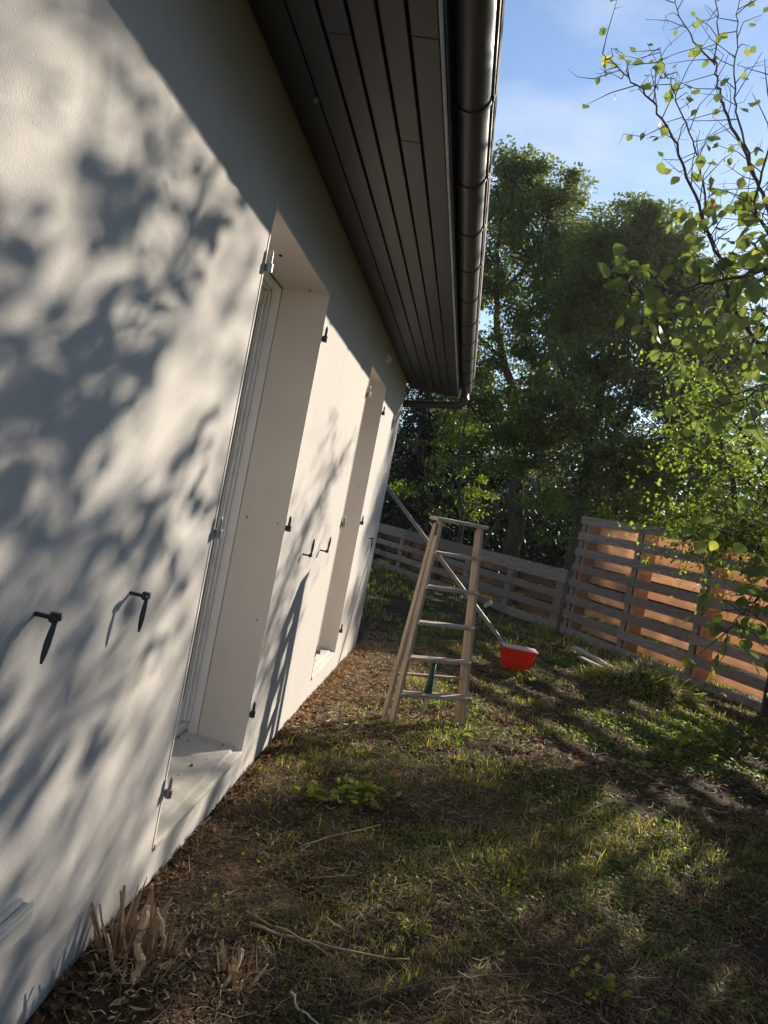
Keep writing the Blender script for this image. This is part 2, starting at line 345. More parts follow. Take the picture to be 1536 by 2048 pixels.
for y in (1.2, 1.79, 2.32, 2.855, 3.35, 3.85, 4.40, 4.95, 5.5, 6.05, 6.6, 7.15):
    b = MB(); o_ = gutter_ring(y, GR+.005); p2 = gutter_ring(y+.022, GR+.005)
    b.add(o_+p2, [(k, k+1, 19+k+1, 19+k) for k in range(18)])
    o3 = gutter_ring(y, GR+.001); p3 = gutter_ring(y+.022, GR+.001)
    b.add(o_+o3, [(k+1, k, 19+k, 19+k+1) for k in range(18)]); b.add(p2+p3, [(k, k+1, 19+k+1, 19+k) for k in range(18)])
    b.box((GC[0]+GR-.002, y, GC[1]-.006), (GC[0]+GR+.011, y+.022, GC[1]+.012))
    b.build('gutter_bracket', M['bracket'], gut)
# downpipe: swan neck from the gutter end back under the eave to the gable wall
dp = MB(); dp.tube([(GC[0], 7.66, GC[1]-.06), (GC[0], 7.66, 2.56), (GC[0]-.004, 7.66, 2.53), (GC[0]-.03, 7.655, 2.505), (GC[0]-.08, 7.65, 2.49), (-.02, 7.56, 2.405), (-.12, 7.50, 2.385), (-.17, 7.46, 2.35), (-.18, 7.45, 2.28), (-.18, 7.45, 0.05)], 0.038, 14)
dp.tube([(GC[0], 7.66, 2.59), (GC[0], 7.66, 2.55)], 0.048, 14)
dp.build('downpipe', M['gutter'], house, True)
# roof slopes
r = MB()
sl = math.tan(math.radians(28)); xa, za = 0.632, ZS+.205
for (x0, x1, z0, z1) in ((xa, -3.65, za, za+(xa+3.65)*sl), (-7.97, -3.65, za, za+(xa+3.65)*sl)):
    r.add([(x0, Y0-.3, z0), (x1, Y0-.3, z1), (x1, ys_end+.03, z1), (x0, ys_end+.03, z0), (x0, Y0-.3, z0+.05), (x1, Y0-.3, z1+.05), (x1, ys_end+.03, z1+.05), (x0, ys_end+.03, z0+.05)],
          [(0,3,2,1),(4,5,6,7),(0,1,5,4),(1,2,6,5),(2,3,7,6),(3,0,4,7)])
r.build('roof', M['roof'], house)

# windows (door openings): frame with sub parts
for wi, (a, b) in enumerate(OP):
    XF = -0.272; zb = 0.186
    f = MB()
    fwid = 0.040
    f.box((XF-.05, a+.004, zb), (XF, a+fwid, ZT-.004)); f.box((XF-.05, b-fwid, zb), (XF, b-.004, ZT-.004))
    f.box((XF-.05, a+fwid, ZT-fwid), (XF, b-fwid, ZT-.004)); f.box((XF-.05, a+fwid, zb), (XF, b-fwid, zb+.045))
    # extension profile between frame and masonry
    f.box((XF+.001, b-.014, zb-.02), (-.223, b-.003, ZT-.013)); f.box((XF+.001, a+.003, zb-.02), (-.223, a+.014, ZT-.013)); f.box((XF+.0005, b-fwid, zb+.046), (XF+.010, b-fwid+.012, ZT-fwid))
    f.box((XF+.001, a+.014, ZT-.022), (-.223, b-.014, ZT-.013))
    win = f.build('window', M['upvc'], house, bevel=.003)
    win['label'] = 'white plastic door set deep in the first opening' if wi == 0 else 'white plastic door set deep in the second opening'
    s = MB(); mid = (a+b)/2
    for (p, q) in ((a+fwid+.004, mid-.002), (mid+.002, b-fwid-.004)):
        s.box((XF-.06, p, zb+.05), (XF-.012, p+.075, ZT-fwid-.004)); s.box((XF-.06, q-.075, zb+.05), (XF-.012, q, ZT-fwid-.004)); s.box((XF-.0115, q-.028, zb+.052), (XF-.002, q-.002, ZT-fwid-.006))
        s.box((XF-.06, p+.075, ZT-fwid-.079), (XF-.0125, q-.075, ZT-fwid-.004)); s.box((XF-.06, p+.075, zb+.05), (XF-.0125, q-.075, zb+.17))
        s.box((XF-.06, p+.075, zb+.62), (XF-.0125, q-.075, zb+.72))
    s.build('sash', M['upvc'], win, bevel=.004)
    gk = MB()
    for (p, q) in ((a+fwid+.004, mid-.002), (mid+.002, b-fwid-.004)):
        gk.box((XF-.0115, p+.072, zb+.172), (XF-.0095, p+.078, ZT-fwid-.081)); gk.box((XF-.0115, q-.078, zb+.172), (XF-.0095, q-.072, ZT-fwid-.081))
        gk.box((XF-.0115, p+.078, zb+.167), (XF-.0095, q-.078, zb+.173))
    gk.build('gasket', M['rubber'], win)
    pn = MB(); pn.box((XF-.04, a+fwid, zb+.06), (XF-.03, b-fwid, ZT-fwid)); pn.build('pane', M['glass'], win)
    # painted lining of the opening
    lin = MB()
    lin.box((-.22, b-.008, ZB-.01), (.0025, b+.002, ZT+.002)); lin.box((-.22, a-.002, ZB-.01), (.0025, a+.008, ZT+.002)); lin.box((-.22, a+.008, ZT-.008), (.0025, b-.008, ZT+.002))
    lin.build('opening_lining', M['reveal'], win)
    si = MB()
    prof = [(-.34, .182), (-.036, .158), (-.030, .146), (.000, .142), (.007, .138), (.007, .118), (-.34, .10)]
    k = len(prof); ya, yb = a+.009, b-.009
    si.add([(x, ya, z) for x, z in prof]+[(x, yb, z) for x, z in prof], [tuple(range(k)), tuple(range(2*k-1, k-1, -1))]+[(i, k+i, k+(i+1) % k, (i+1) % k) for i in range(k)])
    si.build('sill', M['sill'], win, bevel=.002)
    # crumbs of plaster and dead leaves on the sill, mud specks on the lining
    sp = MB(); rr = random.Random(5+wi)
    for _ in range(16):
        y = rr.uniform(a+.1, b-.03); x = rr.uniform(-.30, -.05); z = .158+(-.036-x)*(.027/.304); q = rr.uniform(.002, .006)
        sp.obox((x, y, z+q*.5), (q, q*rr.uniform(-.5, .5), 0), (-q*.4, q*rr.uniform(.5, 2), 0), (0, 0, q*.5))
    for _ in range(3):
        q = rr.uniform(.0015, .003); sp.obox((rr.uniform(-.2, -.02), b-.009, rr.uniform(.7, 2.2)), (q, 0, 0), (0, .002, 0), (0, 0, q*1.6))
    for _ in range(3):
        q = rr.uniform(.003, .006); sp.obox((rr.uniform(-.2, -.03), rr.uniform(a+.3, b-.05), ZT-.009), (q, 0, 0), (0, q*1.5, 0), (0, 0, .003))
    tag(sp.build('mud_specks', M['bark'], win), kind='stuff')

# shutter hinge pins, three each side of both openings
for a, b in OP:
    for y, sgn in ((a+.012, 1), (b+.006, -1)):
        for z in (2.085, 1.195, 0.315):
            h = MB()
            h.tube([(.016, y, z-.013), (.016, y, z+.015)], 0.012, 12)
            h.tube([(.016, y, z+.015), (.016, y, z+.05), (.016, y, z+.06)], [.0068, .0062, .0025], 10)
            h.box((-.03, y-.0035, z-.010), (.009, y+.0035, z+.012))
            h.build('shutter_hinge', M['galv'] if sgn > 0 else M['iron'], house, False, .0008)
# shutter catches
def catch(y, z, up_, lean):
    c = MB()
    c.beam((-.01, y, z), (.043, y+.004, z-.002), .0085, .0085, (0,0,1))
    c.tube([(.043, y-.012, z-.002), (.043, y+.014, z-.002)], .008, 8); c.box((.034, y-.006, z-.006), (.052, y+.008, z+.010))
    o = c.build('shutter_catch', M['iron'], house, False, .001)
    d = Vector((.004, lean, 1 if up_ else -1)).normalized(); sd = Vector((1, .3, 0)).normalized(); nn = d.cross(sd)
    bl = MB(); P = []
    for t, wd in ((.004, .004), (.03, .006), (.055, .0066), (.078, .0048), (.092, .002)):
        base = Vector((.046, y, z)) + d*t + nn*(.004*math.sin(t*30))
        P += [base-sd*wd+nn*.0022, base+sd*wd+nn*.0022, base+sd*wd-nn*.0022, base-sd*wd-nn*.0022]
    F = [(0,1,2,3)]+[(4*i+k, 4*(i+1)+k, 4*(i+1)+(k+1) % 4, 4*i+(k+1) % 4) for i in range(4) for k in range(4)]+[(19,18,17,16)]
    bl.add(P, F); bl.build('catch_blade', M['iron'], o)
catch(1.842, 1.053, False, -.12); catch(1.412, 1.056, False, -.30); catch(3.915, 1.046, True, .1); catch(4.405, 1.045, True, .25); catch(6.62, 1.051, False, -.1)
# wall box low on the left: stacked plates with grooves
vb = MB()
for i, (dx0, dx1, s_) in enumerate(((.0, .016, .0), (.018, .030, .004), (.032, .044, .0), (.0385, .050, .010))):
    vb.box((dx0-(.002 if i == 0 else 0), 1.40+s_, .33+s_), (dx1*.9, 1.560-s_, .40-s_))
vb.box((.001, 1.404, .334), (.040, 1.556, .396))
vb.build('wall_socket_box', M['ventw'], house, bevel=.003)
sn = MB(); sn.box((-.001, 5.56, 2.43), (.03, 5.63, 2.485)); sn.tube([(.03, 5.595, 2.455), (.042, 5.595, 2.45)], [.02, .014], 12)
sn.build('wall_sensor', M['upvc'], house, bevel=.004)

# ------------------------------------------------------------------ fences
FU = Vector((.466, -.885, 0)).normalized(); FN = Vector((FU.y, -FU.x, 0))   # FN points to the camera side
if FN.y > 0: FN = -FN
def fence(name, P0, U, length, rows, backs, posts, ztop_post, label, seed, thick=.25, bm='orange'):
    rr = random.Random(seed); U = Vector(U).normalized(); Nn = Vector((U.y, -U.x, 0)); Nn = Nn if Nn.y < 0 else -Nn
    root = tag(empty(name, P0), label, 'fence')
    fr = MB(); bk = MB()
    for (z0, z1) in rows:
        s = 0; cuts = [0]
        step = rr.choice((1.22, 2.44)); s = step + rr.choice((0, 1.22))*0
        while s < length-.3: cuts.append(s); s += rr.choice((1.22, 2.44))
        cuts.append(length)
        for a, b in zip(cuts[:-1], cuts[1:]):
            dz = rr.uniform(-.005, .005); tilt = rr.uniform(-.004, .004)
            c = U*((a+b)/2) + Vector((0,0,(z0+z1)/2+dz)) + Nn*rr.uniform(-.002, .003)
            fr.obox(c, U*((b-a)/2-.002)+Vector((0,0,tilt)), Nn*.0105, Vector((0,0,(z1-z0)/2)), rr.random())
    fr.build('front_slats', M['slat'], root, bevel=.003)
    for (z0, z1) in backs:
        s = -0.02
        while s < length:
            l = rr.choice((1.22, 1.22, 2.44)); e = min(s+l, length)
            c = U*((s+e)/2) + Vector((0,0,(z0+z1)/2+rr.uniform(-.004, .004))) - Nn*(thick-.012)
            bk.obox(c, U*((e-s)/2-.002), Nn*.009, Vector((0,0,(z1-z0)/2)), rr.random()); s = e
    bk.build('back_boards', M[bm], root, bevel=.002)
    for s in posts:
        p = MB(); c = U*s + Vector((0,0,(ztop_post-.1)/2)) - Nn*.062
        p.obox(c, U*.045, Nn*.049, Vector((0,0,(ztop_post+.1)/2)), rr.random()); p.build('post', M['slat'], root, bevel=.004)
        q = MB(); c = U*(s+.095) + Vector((0,0,(ztop_post-.1)/2)) - Nn*.125
        q.obox(c, U*.028, Nn*.098, Vector((0,0,(ztop_post+.09)/2)), rr.random()*.6); q.build('batten', M['orange'], root, bevel=.004)
    return root
PITCH = .235
rowsT = [(1.74-PITCH*k-.115, 1.74-PITCH*k) for k in range(8)]
backT = [(1.74-PITCH*(k+1)+.0, 1.74-PITCH*k-.115+.028) for k in range(7)]
fence('pallet_fence', (2.51, 11.3, 0), FU, 5.2, rowsT, backT, [0.06, 1.28, 2.50, 3.72, 4.94], 1.735, 'tall fence section of grey slats with orange boards showing between them', 4)
lowU = Vector((-.565, .825, 0))
rowsL = [(.70, .90), (.465, .58), (.23, .345), (-.02, .11)]
backL = [(.58, .73), (.345, .49), (.11, .255)]
fence('pallet_fence', (2.47, 11.37, 0), lowU, 6.4, rowsL, backL, [.1, 1.32, 2.54, 3.76, 4.98, 6.2], .88, 'low grey slatted fence section running behind the ladder towards the house', 9, bm='shaded_board')

# ------------------------------------------------------------------ ladder
def build_ladder():
    root = tag(empty('step_ladder', (.80, 5.06, 0)), 'weathered wooden step ladder standing on the grass by the house', 'ladder')
    d = Vector((.85, .527, 0)); n = Vector((.527, -.85, 0))          # width, towards camera
    zt = 1.345
    def front(s, z): t = z/zt; return d*s*(.272*(1-t)+.160*t) + n*(.055*(1-t)+.014*t) + Vector((-.02*t, .03*t, z))
    def rear(s, z): t = z/zt; return d*s*(.290*(1-t)+.166*t) + n*(-.035*(1-t)-.022*t) + Vector((-.02*t, .03*t, z))
    for s in (-1, 1):
        m = MB(); m.beam(front(s, -.03), front(s, zt), .055, .024, n, random.random()); m.build('front_rail', M['ladder'], root, bevel=.004)
        m = MB(); m.beam(rear(s, -.03), rear(s, zt-.02), .045, .022, n); m.build('rear_rail', M['ladder'], root, bevel=.004)
    for z in (.19, .43, .665, .905, 1.135):
        p, q = front(-1, z), front(1, z)
        m = MB(); m.obox((p+q)/2 + n*.004, (q-p)/2+d*.003, n*.040, Vector((0,0,.0115))); m.build('step', M['step'], root, bevel=.004)
    m = MB(); p, q = front(-1, zt+.012), front(1, zt+.012)
    m.obox((p+q)/2 - n*.018, (q-p)/2+d*.045, n*.062, Vector((0,0,.013))); m.build('top_cap', M['step'], root, bevel=.009)
    for z in (.30, .80):
        m = MB(); m.beam(rear(-1, z), rear(1, z), .03, .016, n); 
        if z > .5: continue
        m.build('rear_crossbar', M['ladder'], root, bevel=.003)
    m = MB(); c0 = (front(-1, .66)+front(1, .66))/2*.5 + rear(-1, .43)*.3+rear(1, .43)*.2; 
    a = front(-1, .43)*.52+front(1, .43)*.48 - n*.03; b_ = front(-1, .2)*.55+front(1, .2)*.45 - n*.02
    m.add([], []); m.tube([a+Vector((0,0,-.012)), (a+b_)/2, b_], [.017, .021, .027], 8); m.build('prop_strut', M['teal'], root, True)
    m = MB(); c = front(-1, .10)*.62+front(1, .10)*.38 - n*.05
    m.tube([c + Vector((.075*math.sin(t)*.85-.02, .05*math.sin(t), -.02-.085*math.cos(t)+.02)) for t in np.linspace(-.8, 3.9, 16)], .006, 6); m.build('cord_loop', M['cord'], root, True)
    # hinge plates under the cap
    for s in (-1, 1):
        m = MB(); m.beam(front(s, zt-.10)+d*s*.014, front(s, zt-.02)+d*s*.014, .03, .004, n); m.build('hinge_plate', M['iron'], root)
build_ladder()

# ------------------------------------------------------------------ red bin and pole
def build_bin():
    root = tag(empty('storage_box', (1.585, 7.59, -.02), math.radians(6)), 'bright red plastic box with a pale board for a lid, on the grass', 'box')
    b = MB(); W0, W1, D0, D1, H = .128, .165, .075, .098, .235
    vs_ = []
    for (wx, dy, z) in ((W0, D0, 0), (W1, D1, H), (W1-.006, D1-.006, H), (W0-.006, D0-.006, .008)):
        vs_ += [(-wx, -dy, z), (wx, -dy, z), (wx, dy, z), (-wx, dy, z)]
    fs_ = [(3,2,1,0)]
    for l in range(3): fs_ += [(4*l+k, 4*l+(k+1) % 4, 4*l+4+(k+1) % 4, 4*l+4+k) for k in range(4)]
    fs_ += [(12,13,14,15)]
    b.add(vs_, fs_); b.build('box_body', M['red'], root, bevel=.006)
    rm = MB()
    for (x0, x1, y0, y1) in ((-.172, .172, -.106, -.097), (-.172, .172, .097, .106), (-.172, -.163, -.097, .097), (.163, .172, -.097, .097)): rm.box((x0, y0, H-.022), (x1, y1, H-.004))
    rm.build('box_rim', M['red'], root, bevel=.003)
    l = MB(); l.obox((.008, .0, H+.006), (.180, .004, -.004), (-.003, .094, .004), (0, 0, .004)); l.build('lid', M['lid'], root, bevel=.003)
build_bin()
def build_pole():
    A = Vector((1.545, 7.755, .115)); B = Vector((-.003, 7.475, 1.541)); u = (B-A).normalized()
    foot = A - u*.15; top = A + u*2.75
    root = tag(empty('levelling_bar', foot), 'long pale metal bar leaning from behind the red box against the house gable', 'bar')
    m = MB(); m.beam((0,0,0), top-foot, .038, .016, Vector((.6,-.3,1))); m.beam(Vector((0,0,0))+Vector((.003,-.011,.003)), top-foot+Vector((.003,-.011,.003)), .014, .008, Vector((.6,-.3,1)))
    m.build('profile', M['alu'], root, bevel=.002)
    c = Vector((1.163, 7.68, .545)) - foot
    m = MB(); m.obox(c+Vector((.045,0,.03)), Vector((.035,0,.028)), Vector((0,.012,0)), Vector((-.013,0,.016))); m.build('clamp', M['alu'], root, bevel=.003)
    m = MB(); m.tube([c+Vector((.01,-.03,-.02)), c+Vector((-.02,-.04,-.09)), c+Vector((-.07,-.05,-.19))], .003, 5); m.build('cord', M['cord'], root)
build_pole()
#@@VEG@@
# ------------------------------------------------------------------ trees
def limb(pts, r0, r1, wob=.0, sub=5, rng=None):
    """smooth the polyline and taper it"""
    rng = rng or RNG
    P = np.array(pts, float); n = len(P); t = np.linspace(0, n-1, (n-1)*sub+1); out = []
    for u in t:
        i = min(int(u), n-2); f = u-i; p0 = P[max(i-1, 0)]; p1 = P[i]; p2 = P[i+1]; p3 = P[min(i+2, n-1)]
        out.append(.5*((2*p1)+(-p0+p2)*f+(2*p0-5*p1+4*p2-p3)*f*f+(-p0+3*p1-3*p2+p3)*f**3))
    out = np.array(out); out[1:-1] += rng.normal(0, wob, (len(out)-2, 3))
    return [Vector(p) for p in out], list(np.linspace(r0, r1, len(out)))
def clump_crown(ells, rng, leaf_per_clump, clump_r, density=1.0):
    """ells: (centre, radii, clumps). returns leaf bases and directions gathered in clumps with gaps between"""
    C = []; D = []; K = []
    for (c, r, n) in ells:
        u = unit(rng.normal(0, 1, (n, 3))); rad = rng.random((n, 1))**.42*1.22
        cc = np.array(c) + u*rad*np.array(r)
        for p, uu, rd in zip(cc, u, rad[:, 0]):
            f = .55 if rd > 1 else 1; k = int(leaf_per_clump*rng.uniform(.45, 1.3)*density*f); s = clump_r*rng.uniform(.55, 1.25)*(.62 if rd > 1 else 1)
            q = unit(rng.normal(0, 1, (k, 3)))*rng.random((k, 1))**.5*1.75*np.array([s*rng.uniform(.7, 1.3), s*rng.uniform(.7, 1.3), s*rng.uniform(.4, .95)])
            C.append(p+q); D.append(unit(q)*.8 + rng.normal(0, .6, (k, 3)) + np.array([0, 0, -.35])); K.append(np.full(k, rng.uniform(-.22, .22)))
    return np.concatenate(C), np.concatenate(D), np.concatenate(K)
def big_tree(name, label, base, limbs, ells, leaf_per_clump, clump_r, size, m, seed, group=None, simple=True, twigs=0, ratio=.55):
    rng = np.random.default_rng(seed); root = tag(empty(name, base), label, 'tree', group); b = np.array(base)
    t = MB()
    for pts, r0, r1 in limbs:
        P, R = limb(np.array(pts)-b, r0, r1, .02, 5, rng); t.tube(P, R, 8)
    C, D, K = clump_crown(ells, rng, leaf_per_clump, clump_r)
    tips = [np.array(p) for pts, _, _ in limbs for p in pts[1:]]
    for _ in range(twigs):
        q = C[rng.integers(len(C))]; o = tips[int(np.argmin([np.linalg.norm(q-x)+.4*abs(x[2]-q[2]) for x in tips]))]
        if np.linalg.norm(q-o) > 2.6: continue
        mid = (q+o)/2+np.array([0, 0, .12])+rng.normal(0, .1, 3)
        P, R = limb([o-b, mid-b, q-b], .014, .004, .015, 4, rng); t.tube(P, R, 5)
    t.build('trunk', M['bark'], root, True)
    v = np.clip(rng.beta(2, 2.4, len(C))*.9+K, 0, 1)
    leaves('crown', C-b, D, size*rng.uniform(.65, 1.25, len(C)), v, m, root, ratio, .3, simple=simple, rng=rng)
    return root
TG = 'tall trees beyond the slatted fence'
big_tree('ash_tree', 'tall leafy tree with forked dark trunk beyond the low fence beside the eave', (2.05, 17, 0),
    [([(2.05,17,-.1), (2.0,17,1.2), (1.85,17,2.4), (1.75,17,3.4)], .20, .15),
     ([(1.78,17,3.2), (1.35,17,4.3), (.75,16.9,5.6), (.45,16.9,7.0), (.25,17,8.9)], .12, .03),
     ([(1.76,17,3.3), (1.9,17.1,4.6), (2.05,17,6.0), (1.85,17,7.4), (1.7,17,8.4)], .11, .02),
     ([(1.0,17,5.0), (.35,16.8,5.4), (-.3,16.7,6.1)], .06, .015), ([(.6,16.9,6.3), (1.1,16.8,7.2), (1.35,16.8,8.2)], .05, .012),
     ([(1.95,17,5.0), (2.6,16.8,5.7), (3.1,16.8,6.3)], .05, .012), ([(1.85,17,2.6), (2.5,16.7,3.6), (3.1,16.5,4.6)], .08, .02), ([(1.8,17,3.0), (1.0,16.7,3.6), (.3,16.5,4.3)], .05, .012)],
    [((.25,17,8.6),(.75,1,.95),34), ((.9,17,7.9),(.9,1.2,1.0),38), ((1.85,17,8.15),(.6,.9,.8),30), ((1.6,17,6.9),(1.0,1.2,.8),34), ((.1,16.9,7.0),(.8,1.2,.9),26), ((.2,16.8,5.6),(.9,1.2,.9),16), ((2.2,16.8,5.6),(.9,1.2,.7),16), ((1.4,16.8,4.4),(1.5,1.0,.9),16), ((.6,16.6,3.2),(1.2,.8,1.0),14), ((2.5,16.4,6.7),(.8,1,.9),30), ((2.4,16.2,5.0),(1.0,.8,.8),22), ((.9,16.9,8.8),(.6,.8,.6),16), ((1.35,16.9,8.7),(.55,.8,.5),14), ((2.35,16.6,7.7),(.6,.8,.6),18), ((1.6,16.6,5.8),(1.1,.9,.7),18), ((.5,16.8,4.7),(1.0,.8,.7),10)],
    250, .25, .096, M['leaf_ash'], 11, TG, twigs=110)
big_tree('ash_tree', 'dense dark tree in the middle of the tree row with a rounded crown', (3.1, 15.2, 0),
    [([(3.1,15.2,-.1), (3.05,15.2,1.8), (3.0,15.2,3.6), (2.95,15.1,5.6), (2.8,15,7.4)], .17, .02),
     ([(3.03,15.2,2.6), (3.6,15,4.2), (3.7,15,5.6), (3.75,15,7.0)], .09, .015), ([(3.02,15.2,3.0), (2.4,15,4.0), (1.9,14.9,5.0)], .07, .015)],
    [((2.7,15,7.1),(.75,1,.8),30), ((3.45,15,7.0),(.6,.9,.6),22), ((2.3,15,6.0),(.75,1.0,.8),30), ((3.1,15,5.8),(1.0,1.2,.9),42), ((2.5,15,4.6),(1.0,1.2,1.0),44), ((3.6,15,4.7),(.9,1.2,.9),34), ((2.7,15,3.2),(1.3,1.1,.9),44), ((4.0,15,3.3),(.8,1,.9),24), ((4.15,15.2,6.2),(.6,.9,.7),20), ((4.5,15.3,4.9),(.8,.9,1.0),26), ((1.9,15,3.6),(.9,.9,.9),22), ((2.1,15,6.6),(.6,.9,.6),16), ((3.9,15.2,7.0),(.5,.8,.5),14), ((4.9,15.6,5.7),(.8,.8,.8),26), ((4.55,15.5,6.7),(.6,.8,.5),18), ((5.4,15.8,5.1),(.8,.8,.8),22), ((5.0,15.7,4.0),(.9,.8,.8),22), ((3.1,15,7.6),(.5,.8,.4),12)],
    285, .25, .092, M['leaf_ash'], 12, TG, twigs=60)
big_tree('ash_tree', 'loose paler tree at the right end of the tree row, half hidden by big leaves', (5.0, 17.3, 0),
    [([(5.0,17.3,-.1), (5.05,17.3,2.0), (4.9,17.2,4.0), (4.8,17.1,6.4)], .14, .02), ([(5.0,17.3,2.8), (5.8,17,4.3), (6.2,17,5.6)], .07, .012)],
    [((4.9,17.2,6.6),(.9,1,.8),26), ((5.8,17.2,6.0),(.9,1,.9),20), ((6.4,17.2,3.4),(1.2,1,1.2),24), ((5.0,17.2,5.2),(1.2,1.2,1.0),26), ((5.6,17.2,4.2),(1.3,1.2,1.0),26), ((4.8,17,3.0),(1.4,1,1.0),30), ((6.6,17.4,4.6),(1.1,1,1.4),24)],
    220, .27, .09, M['leaf_ash'], 13, TG, twigs=40)
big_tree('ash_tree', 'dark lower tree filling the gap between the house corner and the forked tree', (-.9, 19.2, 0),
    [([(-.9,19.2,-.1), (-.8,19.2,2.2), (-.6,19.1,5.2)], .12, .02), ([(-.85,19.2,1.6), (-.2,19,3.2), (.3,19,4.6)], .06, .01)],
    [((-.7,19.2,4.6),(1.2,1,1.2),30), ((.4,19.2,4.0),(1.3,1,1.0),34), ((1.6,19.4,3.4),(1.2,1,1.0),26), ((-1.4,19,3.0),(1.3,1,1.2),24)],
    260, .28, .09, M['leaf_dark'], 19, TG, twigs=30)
big_tree('elder_bush', 'sunlit yellow green bush under the forked tree, beyond the low fence', (.9, 14.6, 0),
    [([(.9,14.6,-.1), (.8,14.6,1.2), (.5,14.6,2.6), (.5,14.6,3.6)], .06, .01), ([(.9,14.6,.2), (1.5,14.5,1.5), (1.9,14.5,2.8)], .05, .01), ([(.9,14.6,.2), (.2,14.5,1.3), (-.2,14.5,2.5)], .05, .01)],
    [((.3,14.6,3.2),(.7,.7,.8),12), ((1.0,14.6,2.6),(.9,.7,.9),14), ((1.8,14.4,2.2),(.8,.7,.9),10), ((.4,14.5,1.9),(.9,.7,.7),8), ((2.6,14.2,1.6),(.8,.6,.7),8)],
    170, .18, .065, M['leaf_shrub'], 14, None, twigs=50)
big_tree('elder_bush', 'bright lime green bush behind the tall fence, seen through the leaning tree', (4.6, 15.6, 0),
    [([(4.6,15.6,-.1), (4.5,15.6,1.4), (4.2,15.6,3.0)], .06, .01), ([(4.6,15.6,.3), (5.3,15.5,1.9), (5.6,15.5,3.4)], .05, .01), ([(4.6,15.6,.3), (3.7,15.5,1.6), (3.3,15.4,2.6)], .05, .01)],
    [((3.5,15.4,2.0),(.8,.7,.8),16), ((4.3,15.5,2.8),(1.0,.8,.9),24), ((5.3,15.6,3.3),(1.0,.8,1.0),26), ((6.0,15.6,2.4),(.9,.8,1.0),18), ((4.6,15.4,1.7),(1.0,.7,.7),16), ((5.2,15.6,4.4),(.7,.8,.6),10)],
    170, .19, .065, M['leaf_shrub'], 20, None, twigs=50)
def conifer():
    rng = np.random.default_rng(15); base = (-.55, 17.5, 0); root = tag(empty('spruce_tree', base), 'dark conifer in deep shade between the house corner and the forked tree', 'tree')
    t = MB(); t.tube([(0,0,-.1), (0,0,3), (0,0,7.2)], [.14, .09, .01], 8); C = []; D = []; SZ = []
    for z in np.arange(.5, 7.1, .2):
        R = 1.75*(1-z/7.4)+.1
        for k in range(9):
            a = rng.random()*6.283; d = np.array([math.cos(a), math.sin(a), -.35]); o = np.array([0, 0, z+rng.uniform(-.1, .1)])
            L_ = R*rng.uniform(.75, 1.15); t.tube([o, o+d*L_*.5+np.array([0,0,.03]), o+d*L_], [.016, .01, .004], 4)
            n = int(70*L_/1.5); u = rng.random((n, 1))**.7
            C.append(o+d*L_*u+rng.normal(0, .05, (n, 3))); D.append(d*.6+rng.normal(0, .55, (n, 3))+np.array([0, 0, -.3])); SZ.append(rng.uniform(.06, .14, n))
    t.build('trunk', M['bark'], root, True); C = np.concatenate(C)
    leaves('crown', C, np.concatenate(D), np.concatenate(SZ), rng.random(len(C))**2, M['needle'], root, .28, .2, simple=True, rng=rng)
conifer()
def woods():
    rng = np.random.default_rng(16); n = 520; C = []; D = []
    for _ in range(n):
        x = rng.uniform(-9, 15); y = 19.5+rng.uniform(0, 5); z = rng.uniform(0, 4.6+1.2*math.sin(x*.7))
        k = 130; q = rng.normal(0, 1, (k, 3))*np.array([.55, .5, .42]); C.append(np.array([x, y, z])+q); D.append(rng.normal(0, .7, (k, 3))+np.array([0, 0, -.3]))
    C = np.concatenate(C); C[:, 2] = np.maximum(C[:, 2], .02)
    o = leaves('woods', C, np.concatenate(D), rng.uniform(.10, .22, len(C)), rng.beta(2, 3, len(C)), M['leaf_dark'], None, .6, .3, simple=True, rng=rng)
    tag(o, 'dark undergrowth and woodland filling the back of the plot', None, None, 'stuff')
woods()
def add_sky_screen():  # unseen leaf mass added to cut low sky light on the wall
    rng = np.random.default_rng(18); C = []; D = []
    for _ in range(360):
        if rng.random() < .8: x = 8.2+rng.uniform(0, 2.2); y = rng.uniform(-9, 7.5)
        else: x = rng.uniform(.5, 10); y = -7-rng.uniform(0, 2)
        z = rng.uniform(0, 5.0 if x > 8.2 else 1.8); q = rng.normal(0, 1, (70, 3))*np.array([.55, .55, .45]); C.append(np.array([x, y, z])+q); D.append(rng.normal(0, .7, (70, 3))+np.array([0, 0, -.3]))
    C = np.concatenate(C); C[:, 2] = np.maximum(C[:, 2], .02)
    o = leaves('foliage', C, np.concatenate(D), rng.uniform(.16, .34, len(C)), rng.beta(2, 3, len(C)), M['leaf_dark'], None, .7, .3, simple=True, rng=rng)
    o.name = 'sky_screen_hedge'; tag(o, 'dense dark foliage added out of view beside and behind the lawn to block low sky light', 'sky_screen_hedge')
add_sky_screen()
def back_bank():
    o = MB(); 
    xs = np.linspace(-30, 34, 33); prof = [(24.5, -.2), (25.5, 1.8), (27.5, 3.2), (34, 4.2), (60, 4.5)]
    V = [(x, y, z*(.85+.3*vnoise(x, y, .4))) for y, z in prof for x in xs]; n = len(xs)
    o.add(V, [(r*n+i, r*n+i+1, (r+1)*n+i+1, (r+1)*n+i) for r in range(len(prof)-1) for i in range(n-1)])
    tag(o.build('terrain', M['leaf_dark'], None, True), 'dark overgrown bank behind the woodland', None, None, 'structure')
back_bank()

